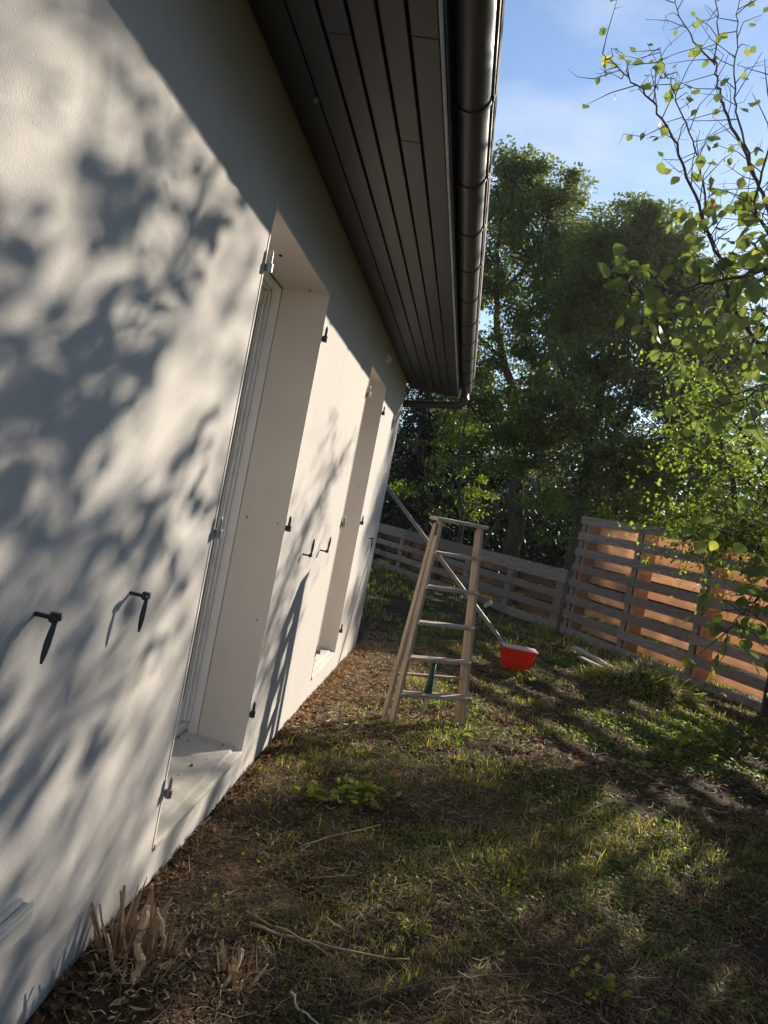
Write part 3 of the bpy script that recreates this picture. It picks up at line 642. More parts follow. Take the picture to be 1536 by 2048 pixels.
# shrub leaning over the tall fence (medium leaves, lit from behind)
def over_fence():
    rng = np.random.default_rng(21); base = (4.15, 7.9, 0); b = np.array(base)
    root = tag(empty('leaning_tree', base), 'bright green leafy tree leaning over the tall slatted fence', 'tree'); t = MB(); C = []; D = []
    mains = [[(4.0, 7.8, 1.2), (3.6, 7.3, 1.6), (3.2, 7.0, 1.7), (2.95, 6.9, 1.62)], [(4.0, 7.8, 1.2), (3.5, 7.4, 1.82), (3.0, 7.3, 1.88), (2.7, 7.25, 1.75)], [(4.0, 7.8, 1.2), (3.7, 7.0, 1.9), (3.3, 6.8, 2.0)], [(3.35, 7.55, 2.0), (3.1, 7.8, 2.8), (2.85, 7.95, 3.25), (2.6, 8.1, 3.5)], [(4.15, 7.9, -0.1), (3.991, 7.812, 1.234), (3.655, 7.56, 2.074), (3.151, 7.224, 2.662), (2.647, 7.056, 2.914)], [(3.823, 7.728, 1.654), (3.739, 7.56, 2.662), (3.403, 7.392, 3.334)], [(4.033, 7.812, 1.15), (3.571, 7.14, 1.57), (3.067, 6.804, 1.696), (2.689, 6.72, 1.586)], [(3.823, 7.644, 1.822), (3.655, 7.056, 2.41), (3.403, 6.72, 2.746)], [(3.907, 7.728, 1.486), (4.243, 7.224, 2.242), (4.243, 6.72, 2.914)], [(3.655, 7.56, 2.074), (3.067, 7.56, 2.41), (2.563, 7.56, 2.536)]]
    for mp_ in mains:
        P, R = limb(np.array(mp_)-b, .032, .005, .012, 6, rng); t.tube(P, R, 7); n = len(P)
        for i in range(int(n*.28), n):
            for _ in range(5):
                d = unit(rng.normal(0, 1, 3)*np.array([1, 1, .8])+np.array([-.25, -.1, 0])); l = rng.uniform(.18, .68); p = np.array(P[i])
                q = p+d*l+np.array([0, 0, -.12*l]); mid = (p+q)/2+np.array([0, 0, .05*l]); t.tube([p, mid, q], [.0028, .002, .0012], 4)
                k = rng.integers(11, 20); u = rng.random((k, 1))*.95+.08
                C.append(p*(1-u)+q*u+rng.normal(0, .035, (k, 3))); D.append(d*.6+rng.normal(0, .7, (k, 3))+np.array([0, 0, -.3]))
    t.build('trunk', M['twig'], root, True); C = np.concatenate(C); D = np.concatenate(D)
    leaves('crown', C, D, rng.uniform(.026, .056, len(C)), rng.beta(2, 2, len(C)), M['leaf_shrub'], root, .72, .22, rng=rng, simple=True)
over_fence()

# hazel with large sparse leaves, nearest to the camera
STEMS = {
'A': [(3.1,4.6,1.2),(2.75,4.5,2.15),(2.30,4.47,2.63),(2.078,4.45,2.854),(1.936,4.4,3.074),(1.798,4.35,3.276),(1.625,4.3,3.524),(1.463,4.25,3.728),(1.317,4.2,3.86),(1.158,4.15,3.933),(1.047,4.1,3.975)],
'B': [(1.827,4.42,3.25),(1.763,4.486,3.601),(1.682,4.552,3.827),(1.544,4.618,4.112),(1.468,4.684,4.292),(1.421,4.75,4.465)],
'C': [(3.1,4.6,1.3),(2.85,4.6,2.5),(2.50,4.6,3.05),(2.37,4.6,3.24),(2.214,4.671,3.542),(2.081,4.743,3.827),(1.89,4.814,4.176),(1.852,4.886,4.336),(1.807,4.957,4.532),(1.794,5.029,4.801),(1.742,5.1,5.106)],
'D': [(2.12,4.72,3.74),(1.948,4.625,3.992),(1.857,4.55,4.175),(1.793,4.475,4.442),(1.747,4.4,4.614)],
'E': [(1.816,5.0,4.559),(1.617,4.95,4.696),(1.463,4.9,4.852)],
'F': [(3.0,4.2,2.2),(2.5,3.8,2.75),(2.035,3.5,2.809),(1.821,3.45,2.702),(1.61,3.4,2.597),(1.462,3.35,2.513),(1.279,3.3,2.468)],
'G': [(3.1,4.5,1.5),(2.9,4.4,1.8),(2.649,4.3,1.694),(2.502,4.2,1.422),(2.345,4.1,1.238),(2.224,4.0,1.094)],
'H': [(2.8,4.6,2.4),(2.436,4.6,2.896),(2.276,4.7,2.743),(2.081,4.8,2.701),(1.922,4.9,2.728)],
'I': [(3.0,4.7,2.0),(2.8,4.8,2.363),(2.652,4.933,2.193),(2.557,5.067,1.99),(2.473,5.2,1.845)],
'J': [(2.5,4.35,2.7),(2.205,4.3,3.166),(2.015,4.233,3.332),(2.0,4.167,3.625),(1.916,4.1,3.976)],
'L': [(3.15,4.5,1.0),(3.6,4.4,2.2),(3.7,4.4,3.4),(3.5,4.4,4.4)],
'M': [(3.15,4.5,.8),(3.6,5.2,1.6),(3.9,5.7,2.4),(3.9,6.0,3.2)], 'O': [(3.15,4.5,.7),(3.5,3.9,1.5),(3.7,3.3,2.1),(3.6,2.9,2.8)],
'P': [(2.9,4.4,2.0),(2.8,4.2,3.0),(2.7,4.1,3.7)],
'Q': [(3.0,4.7,2.0),(2.6,4.8,2.55),(2.25,4.9,2.45),(2.0,4.95,2.3)], 'R': [(3.0,4.5,2.2),(2.55,4.3,2.55),(2.2,4.1,2.35),(1.95,4.0,2.2)], 'S': [(2.9,4.9,2.6),(2.5,5.1,3.05),(2.2,5.2,3.1)], 'T': [(2.7,4.5,2.6),(2.3,4.4,3.0),(2.05,4.3,3.05)], 'U': [(3.0,4.4,1.6),(2.6,4.3,1.75),(2.3,4.25,1.6)], 'W': [(2.9,4.3,2.6),(2.4,4.0,2.9),(2.1,3.8,3.05),(1.95,3.7,3.2)]}
SR = {'A': (.015,.002), 'B': (.0065,.0018), 'C': (.016,.0025), 'D': (.0075,.002), 'E': (.006,.002), 'F': (.014,.002), 'G': (.012,.002), 'H': (.012,.002), 'I': (.010,.002), 'J': (.012,.003), 'L': (.028,.004), 'M': (.025,.004), 'O': (.022,.004), 'P': (.018, .003), 'Q': (.010,.002), 'R': (.010,.002), 'S': (.009,.002), 'T': (.009,.002), 'U': (.009,.002), 'W': (.009,.002)}
def hazel():
    rng = np.random.default_rng(33); base = (3.15, 4.5, 0); b = np.array(base)
    root = tag(empty('hazel_tree', base), 'near tree with bare thin stems and large sparse yellowing leaves', 'tree'); t = MB(); C = []; D = []; S = []; V = []
    for s, o in (('A', (3.1,4.6,1.2)), ('C', (3.1,4.6,1.3))):
        P, R = limb([np.array([3.15,4.5,-.1])+rng.normal(0, .03, 3)*[1,1,0]-b, (np.array(o)+np.array([3.2,4.5,.2]))/2-b, np.array(o)-b], .05, SR[s][0], .006, 5, rng); t.tube(P, R, 8)
    for s, pts in STEMS.items():
        P, R = limb(np.array(pts)-b, *SR[s], .006, 6, rng); t.tube(P, R, 6)
        for i in range(4, len(P)):
            p = np.array(P[i]); zt = p[2]; dens = np.clip(1.25-(zt-2.4)/2.2, .42, 1.0)
            if s in 'FGHIQRSTUW': dens = 1.0
            ax = unit(np.array(P[i])-np.array(P[i-1]))
            for _ in range(1 if zt > 3.4 else 2):
                if rng.random() > .85: continue
                d = unit(np.cross(ax, rng.normal(0, 1, 3)))*.9+ax*.45+np.array([0, 0, .1]); d = unit(d); l = rng.uniform(.07, .34)*(1.15 if zt > 3 else 1)
                q = p+d*l+np.array([0, 0, -.06*l])+rng.normal(0, .015, 3); mid = (p+q)/2+rng.normal(0, .02, 3); t.tube([p, mid, q], [.0032, .0024, .0012], 4)
                for u in (.45, .75, 1.0):
                    if rng.random() < dens*(.62 if u < 1 else .75):
                        w = p*(1-u)+q*u; ld = unit(d*.5+rng.normal(0, .6, 3)+np.array([0, 0, -.55])); pet = w+ld*.018
                        t.tube([w, pet], [.0012, .001], 4); C.append(pet); D.append(ld); S.append(rng.uniform(.048, .098)*(.72 if zt > 3.5 else 1))
                        V.append(np.clip(rng.beta(2, 2.6)*.75 + (.30 if rng.random() < .10+.35*(zt > 3.3) else 0), 0, 1))
                    elif rng.random() < .4:   # bare side twiglets with buds
                        w = p*(1-u)+q*u; e = w+unit(rng.normal(0, 1, 3)+d)*rng.uniform(.03, .10); t.tube([w, e], [.0014, .0007], 4)
    t.build('trunk', M['twig'], root, True)
    leaves('crown', np.array(C), np.array(D), np.array(S), np.array(V), M['leaf_big'], root, .86, .16, droop=.12, rng=rng)
hazel()
# neighbours just to the right of the view: they shade the wall and the near ground
def side_tree(name, label, base, ells, per, cr, size, seed, limbs):
    big_tree(name, label, base, limbs, ells, per, cr, size, M['leaf_big'], seed, 'bushy trees to the right of the hazel', simple=False, twigs=14, ratio=.8)
side_tree('hazel_tree', 'bushy green tree to the right of the sparse hazel', (4.95, 7.2, 0), [((4.6,7.3,4.9),(.9,1.3,1.0),12), ((4.5,7.2,3.6),(.8,1.3,.8),9), ((4.5,6.8,2.7),(.7,1.0,.7),8)],
    34, .20, .09, 41, [([(4.95,7.2,-.1), (4.9,7.2,1.5), (4.7,7.2,3.2), (4.6,7.3,5.2)], .04, .008), ([(4.9,7.2,1.4), (4.5,6.8,2.4), (4.3,6.6,3.3)], .04, .008)])
side_tree('hazel_tree', 'slender open crowned tree between the bushy tree and the leaning tree', (4.75, 8.25, 0), [((4.3,7.9,4.2),(.55,.8,.9),34), ((4.45,7.1,5.3),(.7,1.1,.7),34), ((4.15,7.1,3.0),(.4,.8,.7),24), ((4.6,7.9,5.9),(.7,.9,.5),18)],
    12, .27, .085, 43, [([(4.75,8.25,-.1), (4.7,8.2,2.0), (4.5,8.0,4.0), (4.4,7.8,5.6)], .035, .006), ([(4.7,8.2,2.2), (4.5,7.6,3.6), (4.45,7.2,5.2)], .02, .005)])
side_tree('hazel_tree', 'low bushy green shrub right of the sparse hazel', (4.5, 5.3, 0), [((4.4,5.2,1.7),(.7,1.1,.7),24), ((4.3,5.6,.9),(.6,1.2,.6),18), ((4.5,4.6,2.6),(.7,1.0,.7),18), ((4.1,3.6,1.5),(.7,1.0,.9),26), ((4.6,6.2,1.7),(.6,.8,.9),18), ((4.0,2.6,1.2),(.7,.8,.8),16), ((4.0,5.9,1.8),(.5,.9,.8),22), ((3.5,4.8,1.0),(.5,.8,.6),20), ((3.3,3.6,.8),(.4,.6,.5),12)],
    60, .19, .085, 42, [([(4.5,5.3,-.1), (4.45,5.25,1.0), (4.4,5.2,2.3)], .04, .008), ([(4.5,5.3,.1), (4.3,4.6,1.2), (4.4,4.3,2.7)], .03, .006)])

# ------------------------------------------------------------------ grass, litter, weeds
def blades(name, n, region, hrange, wrange, m, label, seed, dens, vfun, lie=0.35):
    rng = np.random.default_rng(seed); x0, x1, y0, y1 = region
    K = 14; nc = n//K; X = rng.uniform(x0, x1, nc*4); Y = rng.uniform(y0, y1, nc*4); keep = rng.random(nc*4) < dens(X, Y); X = X[keep][:nc]; Y = Y[keep][:nc]; nc = len(X); n = nc*K
    th = np.repeat(rng.lognormal(-.15, .45, nc), K); sc = wrange[1]/.0042
    ox = rng.normal(0, .021*sc**.7, n)*np.repeat(rng.uniform(.4, 1.5, nc), K); oy = rng.normal(0, .021*sc**.7, n)*np.repeat(rng.uniform(.4, 1.5, nc), K); X = np.repeat(X, K)+ox; Y = np.repeat(Y, K)+oy
    X = np.where((Y < 7.3) & (X < .02), .02+np.abs(X-.02), X)
    Z = gh(X, Y)-.004; h = rng.uniform(*hrange, n)*(.45+vnoise(X, Y, 2.3, 5))*np.clip(th, .4, 2.0); w = rng.uniform(*wrange, n)
    a = np.arctan2(oy, ox)+rng.normal(0, .9, n); lean = np.abs(rng.normal(0, lie, n)); dirn = np.stack([np.cos(a), np.sin(a), np.zeros(n)], 1); side = np.stack([-np.sin(a+rng.normal(0,.4,n)), np.cos(a), np.zeros(n)], 1)
    P0 = np.stack([X, Y, Z], 1); up_ = np.array([0, 0, 1.0])
    P1 = P0 + up_*(h*.55*np.cos(lean))[:, None] + dirn*(h*.55*np.sin(lean))[:, None]
    l2 = lean+rng.uniform(.2, 1.1, n); P2 = P1 + up_*(h*.5*np.cos(l2))[:, None] + dirn*(h*.5*np.sin(l2))[:, None]
    s = side*(w/2)[:, None]
    V = np.stack([P0-s, P0+s, P1-s*.85, P1+s*.85, P2], 1).reshape(-1, 3); b = (np.arange(n)*5)[:, None]
    F = np.concatenate([b+np.array([[0,1,3]]), b+np.array([[0,3,2]]), b+np.array([[2,3,4]])])
    v = np.clip(vfun(X, Y, rng)+np.repeat(rng.normal(0, .13, nc), K), 0, 1)
    return tag(np_mesh(name, V, F, np.tile(v, 3), m), label, None, None, 'stuff')
def wallstrip(X, Y): return np.clip(1-(X-.02)/.75, 0, 1)*((Y > 4.2) & (Y < 8.5))
def gdens(X, Y):
    g = vnoise(X, Y, 1.1, 7)*.5+vnoise(X, Y, 3.1, 8)*.3+vnoise(X, Y, 7.5, 12)*.2
    d = np.clip((g-.42)*5.5, .03, 1); d *= 1-.93*wallstrip(X, Y)**.6
    d = np.maximum(d, .55*np.clip((X-.9)/.8, 0, 1)*(Y < 4.2)); near = np.clip((1.05-X)/.9, 0, 1)*(Y < 3.0); d *= 1-.8*near
    return np.where(X < .01, (Y > 7.45)*.5, d)
def gval(X, Y, rng): return .24+.42*vnoise(X, Y, .9, 11)+rng.normal(0, .16, len(X))+.45*wallstrip(X, Y)+(rng.random(len(X)) < .10)*.5
GL = 'short patchy grass and dry stalks covering the garden'
blades('grass', 56000, (.0, 3.2, 1.3, 4.2), (.018, .052), (.002, .004), M['grass'], GL, 51, gdens, gval, .85)
blades('grass', 66000, (.0, 5.0, 4.2, 8.6), (.018, .052), (.003, .006), M['grass'], GL, 52, gdens, gval, .8)
blades('grass', 46000, (-3.0, 8.0, 8.6, 19.0), (.05, .13), (.007, .014), M['grass'], GL, 53, gdens, gval, .4)
def litter(name, n, region, lrange, wrange, m, label, seed, dens, vfun, tilt=.18, curl=.3):
    rng = np.random.default_rng(seed); x0, x1, y0, y1 = region
    X = rng.uniform(x0, x1, n*3); Y = rng.uniform(y0, y1, n*3); keep = rng.random(n*3) < dens(X, Y); X = X[keep][:n]; Y = Y[keep][:n]; n = len(X)
    Z = gh(X, Y)+rng.uniform(.001, .016, n); l = rng.uniform(*lrange, n); w = rng.uniform(*wrange, n); a = rng.random(n)*6.283; e = rng.normal(0, tilt, n); c = rng.normal(0, curl, n)
    d1 = np.stack([np.cos(a)*np.cos(e), np.sin(a)*np.cos(e), np.sin(e)], 1); d2 = np.stack([np.cos(a+c)*np.cos(e*.6), np.sin(a+c)*np.cos(e*.6), -np.sin(e)*.7], 1)
    s1 = np.stack([-np.sin(a), np.cos(a), rng.normal(0, .45, n)], 1)*(w/2)[:, None]; s2 = np.stack([-np.sin(a+c), np.cos(a+c), rng.normal(0, .45, n)], 1)*(w/2)[:, None]
    P1 = np.stack([X, Y, Z+np.maximum(0, -np.sin(e)*l*.4)], 1); P0 = P1-d1*(l/2)[:, None]; P2 = P1+d2*(l/2)[:, None]
    V = np.stack([P0-s1*.7, P0+s1*.7, P1-s1, P1+s1, P2-s2*.5, P2+s2*.5], 1).reshape(-1, 3); b = (np.arange(n)*6)[:, None]
    V[:, 0] = np.where(V[:, 1] < 7.3, np.maximum(V[:, 0], .012), V[:, 0])
    F = np.concatenate([b+np.array([[0,1,3,2]]), b+np.array([[2,3,5,4]])]); v = np.clip(vfun(X, Y, rng), 0, 1)
    return tag(np_mesh(name, V, F, np.tile(v, 2), m), label, None, None, 'stuff')
def sdens(X, Y): return np.where(X < .015, 0, np.clip((vnoise(X, Y, 2.4, 21)*.55+vnoise(X, Y, 6.5, 22)*.45-.36)*3.4*(1-.5*gdens(X, Y))+.10, .05, 1))
def sval(X, Y, rng): return rng.beta(1.2, 3.4, len(X))+.5*(rng.random(len(X))<.09)*rng.random(len(X))+.22*wallstrip(X, Y)+.12*vnoise(X, Y, 2, 9)
SL = 'dry straw, cut stalks and chips strewn over the soil'
litter('straw_litter', 46000, (.0, 3.2, 1.3, 4.3), (.02, .12), (.001, .0032), M['straw'], SL, 61, sdens, sval, .22, .5)
litter('straw_litter', 40000, (.0, 5.0, 4.2, 9.0), (.03, .12), (.002, .006), M['straw'], SL, 62, sdens, sval, .18, .45)
litter('straw_litter', 9000, (.0, .8, 4.2, 8.0), (.02, .07), (.002, .006), M['straw'], SL, 63, lambda X, Y: wallstrip(X, Y)*(X > .015), lambda X, Y, rng: rng.beta(2, 2, len(X))+.15, .15, .5)
litter('fallen_leaves', 14000, (.0, 3.4, 1.3, 4.6), (.007, .022), (.004, .012), M['deadleaf'], 'brown crumbled leaves lying among the straw', 64, sdens, lambda X, Y, rng: rng.beta(1.6, 2.2, len(X)), .35, .5)
litter('fallen_leaves', 16000, (.0, 5.2, 4.4, 10.0), (.02, .05), (.012, .03), M['deadleaf'], 'brown crumbled leaves lying among the grass', 65, sdens, lambda X, Y, rng: rng.beta(1.6, 2.2, len(X)), .35, .5)
litter('bark_chips', 1800, (.012, .10, 1.5, 4.5), (.012, .04), (.006, .018), M['deadleaf'], 'dark chips and clods along the near foot of the wall', 70, lambda X, Y: np.clip(1.1-X/.1, 0, 1), lambda X, Y, rng: rng.uniform(.05, .7, len(X)), .6, .5)
litter('bark_chips', 1500, (.015, .13, 4.4, 7.3), (.02, .045), (.012, .025), M['deadleaf'], 'orange brown chips along the foot of the wall', 66, lambda X, Y: np.ones(len(X)), lambda X, Y, rng: rng.uniform(.45, .9, len(X)), .5, .5)

def weed(x, y, n, spread, size, label, seed, hgt=.06, val=.5):
    rng = np.random.default_rng(seed); z = float(gh(x, y)); root = tag(empty('weed_plant', (x, y, z)), label, 'weed', 'leafy weeds in the grass'); C = []; D = []; t = MB()
    for i in range(n):
        a = rng.random()*6.283; r = spread*rng.random()**.6; p = np.array([r*math.cos(a), r*math.sin(a), hgt*rng.uniform(.3, 1)])
        o = np.array([p[0]*.3, p[1]*.3, -.005]); t.tube([o, (o+p)/2+np.array([0,0,.012]), p], [.0016, .0013, .001], 4, .4)
        for _ in range(3):
            C.append(p+rng.normal(0, .006, 3)); d = np.array([math.cos(a), math.sin(a), .15])+rng.normal(0, .55, 3)*np.array([1,1,.5]); D.append(d)
    t.build('stem', M['weed'], root); k = len(C)
    leaves('foliage', np.array(C), np.array(D), size*rng.uniform(.6, 1.2, k), np.clip(rng.normal(val, .25, k), 0, 1), M['weed'], root, .75, .3, rng=rng)
weed(.50, 3.47, 26, .16, .040, 'bright yellow green weed patch near the near door sill', 71, .07, .8)
weed(.64, 3.60, 20, .14, .036, 'green weed beside the bright yellow green patch', 72, .06, .55)
weed(.38, 3.38, 10, .08, .032, 'small pale weed between the door sill and the bright patch', 73, .05, .7)
weed(.90, 2.58, 8, .06, .026, 'single bright weed in the dark foreground litter', 74, .05, .6)
weed(1.48, 2.43, 14, .10, .022, 'broad leaved weed at the bottom edge of the lawn', 75, .07, .8)
weed(2.85, 5.92, 16, .16, .05, 'leafy weed in front of the cut grass heap', 76, .09, .6)
weed(3.35, 6.5, 22, .25, .055, 'tall leafy weed clump near the stick pile', 77, .16, .5)
weed(3.05, 6.19, 16, .2, .05, 'pale sunlit weed clump before the stick pile', 78, .10, .8)
weed(2.2, 5.0, 10, .12, .04, 'small yellow weed in the middle of the lawn', 79, .06, .8)
weed(2.5, 5.5, 9, .1, .045, 'low green weed left of the leafy clump', 80, .08, .5)
weed(1.75, 7.15, 14, .2, .05, 'grassy weed tuft just in front of the red box', 81, .10, .5)
weed(.72, 5.45, 14, .16, .05, 'green weed tuft under the step ladder', 82, .10, .35)
weed(3.6, 8.3, 16, .25, .06, 'weed growing at the foot of the tall fence', 83, .14, .5)

litter('dry_needles', 9000, (.01, .95, 4.9, 8.3), (.012, .04), (.003, .008), M['deadleaf'], 'tan and orange dry clippings on the lit strip beside the wall', 68, lambda X, Y: np.clip(1.15-(X/.8)-.9*np.clip((5.6-Y)/.7, 0, 1), 0, 1)*(.4+.6*vnoise(X, Y, 5, 30)), lambda X, Y, rng: rng.uniform(.5, .97, len(X)), .35, .5)
litter('soil_crumbs', 5000, (.03, .85, 4.1, 5.9), (.005, .014), (.004, .010), M['deadleaf'], 'grey brown earth crumbs beside the wall', 67, lambda X, Y: np.exp(-(((X-.42)/.28)**2+((Y-5.0)/.7)**2)), lambda X, Y, rng: rng.uniform(.2, .75, len(X)), .7, .6)
def cdens(X, Y):
    g = vnoise(X, Y, 1.6, 41)*.55+vnoise(X, Y, 4.6, 42)*.45
    return np.where(X < .12, 0, np.clip((g-.5)*6, 0, 1))*(1-.9*wallstrip(X, Y)**.5)*(.35+.65*np.clip((X-.3)/.9, 0, 1))
def ground_cover(n, region, size, seed):
    rng = np.random.default_rng(seed); x0, x1, y0, y1 = region; X = rng.uniform(x0, x1, n*8); Y = rng.uniform(y0, y1, n*8); k = rng.random(n*8) < cdens(X, Y); X = X[k][:n]; Y = Y[k][:n]; n = len(X)
    C = np.stack([X, Y, gh(X, Y)+rng.uniform(.006, .036, n)], 1); a = rng.random(n)*6.283
    o = leaves('ground_cover', C, np.stack([np.cos(a), np.sin(a), rng.normal(.1, .4, n)], 1), rng.uniform(*size, n), np.clip(rng.normal(.45, .3, n), 0, 1), M['leaf_shrub'], None, .85, .25, rng=rng, simple=True)
    tag(o, 'small round leaved green ground cover growing in patches', None, None, 'stuff')
ground_cover(15000, (.1, 3.4, 1.5, 4.6), (.007, .022), 55); ground_cover(17000, (.2, 5.2, 4.6, 9.5), (.012, .032), 56)
# heap of cut grass with two boards, stick pile
def heap():
    rng = np.random.default_rng(91); base = (2.85, 7.85, 0); root = tag(empty('grass_heap', base), 'dark heap of cut grass and weeds in front of the tall fence', 'heap')
    n = 5200; a = rng.random(n)*6.283; r = rng.random(n)**.55; X = r*np.cos(a)*.62; Y = r*np.sin(a)*.42; Z = .24*(1-r**1.7)*rng.random(n)**.4
    c = MB(); k = 20; c.add([(0, 0, .2)]+[(.35*math.cos(2*math.pi*i/k), .23*math.sin(2*math.pi*i/k), .13) for i in range(k)]+[(.66*math.cos(2*math.pi*i/k), .44*math.sin(2*math.pi*i/k), -.03) for i in range(k)],
        [(0, 1+i, 1+(i+1) % k) for i in range(k)]+[(1+i, 1+k+i, 1+k+(i+1) % k, 1+(i+1) % k) for i in range(k)])
    c.build('core', M['ground'], root, True)
    leaves('cuttings', np.stack([X, Y, Z], 1), np.stack([np.cos(a), np.sin(a), rng.normal(-.3, .4, n)], 1)+rng.normal(0, .5, (n, 3)), rng.uniform(.06, .2, n), np.clip(rng.normal(.55, .32, n), 0, 1), M['grass'], root, .06, .2, simple=True, rng=rng)
heap()
def board(loc, length, width, rz, tilt, label):
    root = tag(empty('board_offcut', loc, rz), label, 'board', 'boards lying by the cut grass heap'); m = MB(); m.obox((0,0,0), (length/2, 0, tilt), (0, width/2, 0), (-tilt*.02, 0, .011)); m.build('plank', M['lid'], root, bevel=.002)
board((2.53, 8.70, .12), .62, .09, math.radians(-57), -.03, 'pale board lying on the far side of the grass heap'); board((2.58, 8.62, .05), .55, .07, math.radians(-52), -.02, 'lower thin board under the pale one by the heap')
def stick(pts, r, label, group='cut sticks lying on the ground', m='straw', val=.8, name='stick'):
    o = pts[0]; P, R = limb([np.array(p)-np.array(o) for p in pts], r, r*.55, .004, 4); b = MB(); b.tube(P, R, 6, val); tag(b.build(name, M[m], None, True, 0, o), label, 'stick', group)
def gp(x, y, dz=.015): return (x, y, float(gh(x, y))+dz)
stick([gp(.39,2.28,.03), gp(.6,2.33,.02), gp(.9,2.41,.015)], .0055, 'longest pale stick lying behind the smaller stump')
stick([gp(.36,2.34,.03), gp(.55,2.31,.03), gp(.66,2.30,.02)], .004, 'pale stick crossing the longest one by the small stump')
stick([gp(.42,2.9,.02), gp(.55,3.05,.03), gp(.70,3.28,.02)], .0035, 'straw coloured stick leading from the sill towards the yellow weed')
stick([gp(.5,2.72,.02), gp(.68,2.80,.02)], .004, 'short pale stick in the straw before the near door')
stick([gp(1.0,3.3,.02), gp(1.05,3.0,.04), gp(1.16,2.85,.02)], .003, 'thin bent stalk in the middle of the foreground')
stick([gp(.58,2.05,.03), gp(.64,2.0,.02), gp(.70,1.98,.01)], .004, 'flat white sliver at the bottom edge', val=1.0)
stick([gp(.75,2.1,.02), gp(1.0,2.3,.03), gp(1.3,2.45,.02)], .003, 'thin brown stalk running towards the broad leaved weed', val=.5)
stick([gp(.95,2.95,.02), gp(1.2,2.8,.03), gp(1.3,2.6,.02)], .003, 'long thin stalk in the dark foreground', val=.6)
stick([gp(1.6,3.9,.02), gp(1.75,4.05,.05), gp(1.9,4.3,.02)], .004, 'arched stalk in the mid lawn', val=.55)
rs = random.Random(8)
PILE = 'grey sticks piled at the right edge'
for i in range(9):
    x = 3.28+rs.uniform(-.12, .3); y = 5.7+rs.uniform(-.45, .45); a = rs.uniform(-.4, .5)+math.pi/2; l = rs.uniform(.3, .6)
    z = .03+.018*i
    stick([(x-math.cos(a)*l*.5, y-math.sin(a)*l*.5, z+.01), (x, y, z+.02), (x+math.cos(a)*l*.5, y+math.sin(a)*l*.5, z)], rs.uniform(.008, .016), 'weathered grey stick in the pile at the right edge of the lawn', PILE, 'twig', .5, 'grey_stick')

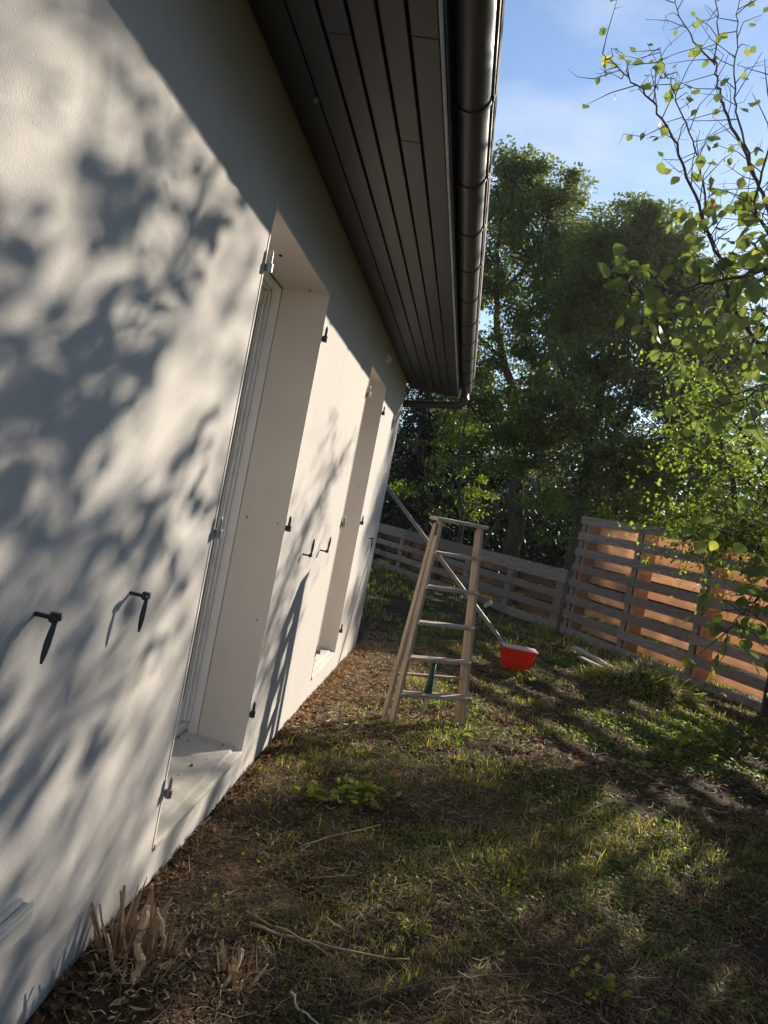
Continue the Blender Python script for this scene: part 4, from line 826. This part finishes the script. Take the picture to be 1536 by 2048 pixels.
# splintered stumps at the wall
def stump(loc, n, hgt, r, label, seed, strip):
    rng = random.Random(seed); root = tag(empty('splintered_stump', loc), label, 'stump')
    b = MB()
    for i in range(n):
        a = rng.random()*6.283; rr = r*rng.random()**.5; x, y = rr*math.cos(a), rr*math.sin(a); h = hgt*rng.uniform(.3, 1); wd = rng.uniform(.003, .016)*(1 if rng.random() < .5 else .4); th = rng.uniform(.0012, .0032)
        lx, ly = rng.uniform(-.4, .4)*h+x*.7, rng.uniform(-.4, .4)*h+y*.7; ta = a+1.57+rng.uniform(-.4, .4); t = Vector((math.cos(ta), math.sin(ta), 0)); q = Vector((-t.y, t.x, 0))
        o = Vector((x, y, -.02)); top = Vector((x+lx, y+ly, h)); mid = (o+top)/2+q*rng.uniform(-.012, .012); m2 = o*.25+top*.75+t*rng.uniform(-.006, .006)
        P = []
        for c, w in ((o, wd), (mid, wd*.9), (m2, wd*.6), (top, wd*rng.uniform(.08, .4))): P += [c-t*w-q*th, c+t*w-q*th*.6, c+t*w*.8+q*th, c-t*w+q*th*.8]
        b.add(P, [(3,2,1,0)]+[(4*j+k, 4*j+(k+1) % 4, 4*j+4+(k+1) % 4, 4*j+4+k) for j in range(3) for k in range(4)]+[(12,13,14,15)], rng.random())
    b.build('splinters', M['splinter'], root)
    sh = MB()
    for i in range(max(5, n//3)):
        a = rng.random()*6.283; rr = r*rng.uniform(.2, .9); o = Vector((rr*math.cos(a), rr*math.sin(a), -.02)); ta = a+1.57+rng.uniform(-.5, .5); t = Vector((math.cos(ta), math.sin(ta), 0)); q = Vector((-t.y, t.x, 0))
        W = rng.uniform(.006, .017)*(hgt/.2)**.5; H = hgt*rng.uniform(.35, 1.1); ln = (q*rng.uniform(-.25, .45)+t*rng.uniform(-.3, .3)); k = 8; th = rng.uniform(.006, .014); P = []
        for j in range(k+1):
            u = j/k*2-1; tp = H*(1-.55*rng.random()**1.5)*(1-.25*abs(u)); bow = q*(W*.35*(1-u*u))
            for f in (0, .35, .7, 1):
                c = o+t*(W*u*(1-.15*f))+bow*(1-.3*f)+Vector((0, 0, tp*f))+ln*(tp*f)+q*rng.uniform(-.0015, .0015); e = th*(1-.75*f); P += [c-q*e*.5, c+q*e*.5]
        F = []
        for j in range(k):
            for f in range(3):
                p0 = j*8+f*2; p1 = p0+8; F += [(p0, p1, p1+2, p0+2), (p0+1, p0+3, p1+3, p1+1)]
            F += [(j*8+6, j*8+14, j*8+15, j*8+7)]
        for f in range(3): F += [(f*2, f*2+2, f*2+3, f*2+1), (k*8+f*2, k*8+f*2+1, k*8+f*2+3, k*8+f*2+2)]
        sh.add(P, F, rng.uniform(.1, .7))
    sh.build('shards', M['splinter'], root)
    fz = MB()
    for i in range(n*2):
        a = rng.random()*6.283; rr = r*(.5+rng.random()); h = hgt*rng.uniform(.15, .75); o = Vector((rr*math.cos(a)*.8, rr*math.sin(a)*.8, h*.4 if rng.random() < .6 else 0)); L_ = rng.uniform(.03, .09)
        d = Vector((math.cos(a)+rng.uniform(-.8, .8), math.sin(a)+rng.uniform(-.8, .8), rng.uniform(-.5, .9))).normalized(); m_ = o+d*L_*.5+Vector((rng.uniform(-.012, .012), rng.uniform(-.012, .012), .008)); e = o+d*L_-Vector((0, 0, rng.uniform(0, .03)))
        fz.tube([o, m_, e], [.0013, .0011, .0006], 4, rng.random())
    tag(fz.build('fibres', M['splinter'], root), kind='stuff')
    for pts, w0 in strip:
        pts = [tuple(q) for q in limb(pts, 1, 1, .0022, 4, np.random.default_rng(seed+len(pts)))[0]]
        s = MB(); P = []; k = len(pts)
        for j, p in enumerate(pts):
            p = Vector(p)-Vector(loc); d = (Vector(pts[min(j+1, k-1)])-Vector(pts[max(j-1, 0)])).normalized(); sd = d.cross(Vector((.55, -.8, .25))).normalized(); nn = d.cross(sd)
            w = w0*(.35+.65*math.sin(math.pi*min(.93, .12+.88*j/(k-1)))**.5)*rng.uniform(.72, 1.12); P += [p-sd*w+nn*.003, p-nn*.003, p+sd*w*rng.uniform(.75, 1.1)+nn*.003, p+nn*.002]
        s.add(P, [(0,1,2,3)]+[(4*j+i, 4*j+4+i, 4*j+4+(i+1) % 4, 4*j+(i+1) % 4) for j in range(k-1) for i in range(4)]+[(4*k-1, 4*k-2, 4*k-3, 4*k-4)], .75)
        s.build('bark_strip', M['splinter'], root)
stump((.155, 1.985, 0), 46, .20, .085, 'larger splintered pale stump against the wall foot with a hanging bark strip', 3,
      [([(.165,1.95,.215), (.172,1.925,.165), (.170,1.915,.12), (.195,1.90,.10), (.190,1.885,.05), (.205,1.875,.005)], .0125), ([(.19,1.97,.19), (.22,1.95,.16), (.235,1.94,.12)], .006), ([(.14,1.90,.03), (.10,1.88,.05), (.07,1.87,.05)], .006)])
stump((.092, 2.01, 0), 16, .23, .03, 'thin bundle of broken upright stalks between wall and larger stump', 5, [])
stump((.42, 2.03, 0), 26, .125, .04, 'smaller splintered stump out in the litter, right of the larger one', 6, [([(.43,2.02,.12), (.425,2.0,.07), (.40,1.985,.01)], .010), ([(.41,2.02,.07), (.44,1.99,.03), (.455,1.98,.005)], .009)])

litter('wood_chips', 1500, (.02, .7, 1.6, 2.6), (.012, .06), (.002, .008), M['splinter'], 'golden wood chips and shreds scattered round the splintered stumps', 69,
       lambda X, Y: np.exp(-(((X-.2)/.16)**2+((Y-2.06)/.2)**2))+.5*np.exp(-(((X-.42)/.09)**2+((Y-2.04)/.1)**2)), lambda X, Y, rng: rng.uniform(.05, 1, len(X))**1.3, .55, .6)

# one closed box of thin air added round the scene to imitate lens glow
hz = MB(); hz.box((-62, -62, -1.5), (62, 64, 12.5)); ho = hz.build('lens_glow_haze', M['ground'])
hm = bpy.data.materials.new('lens_glow_haze'); hm.use_nodes = True; hn = hm.node_tree.nodes; hn.clear()
h_out = hn.new('ShaderNodeOutputMaterial'); h_vol = hn.new('ShaderNodeVolumePrincipled')
h_vol.inputs['Color'].default_value = (.92, .92, .92, 1); h_vol.inputs['Density'].default_value = .00045; h_vol.inputs['Anisotropy'].default_value = .78
hm.node_tree.links.new(h_vol.outputs[0], h_out.inputs['Volume']); ho.data.materials.clear(); ho.data.materials.append(hm)
tag(ho, 'thin air volume added to imitate lens glow from the low sun', None, None, 'stuff')
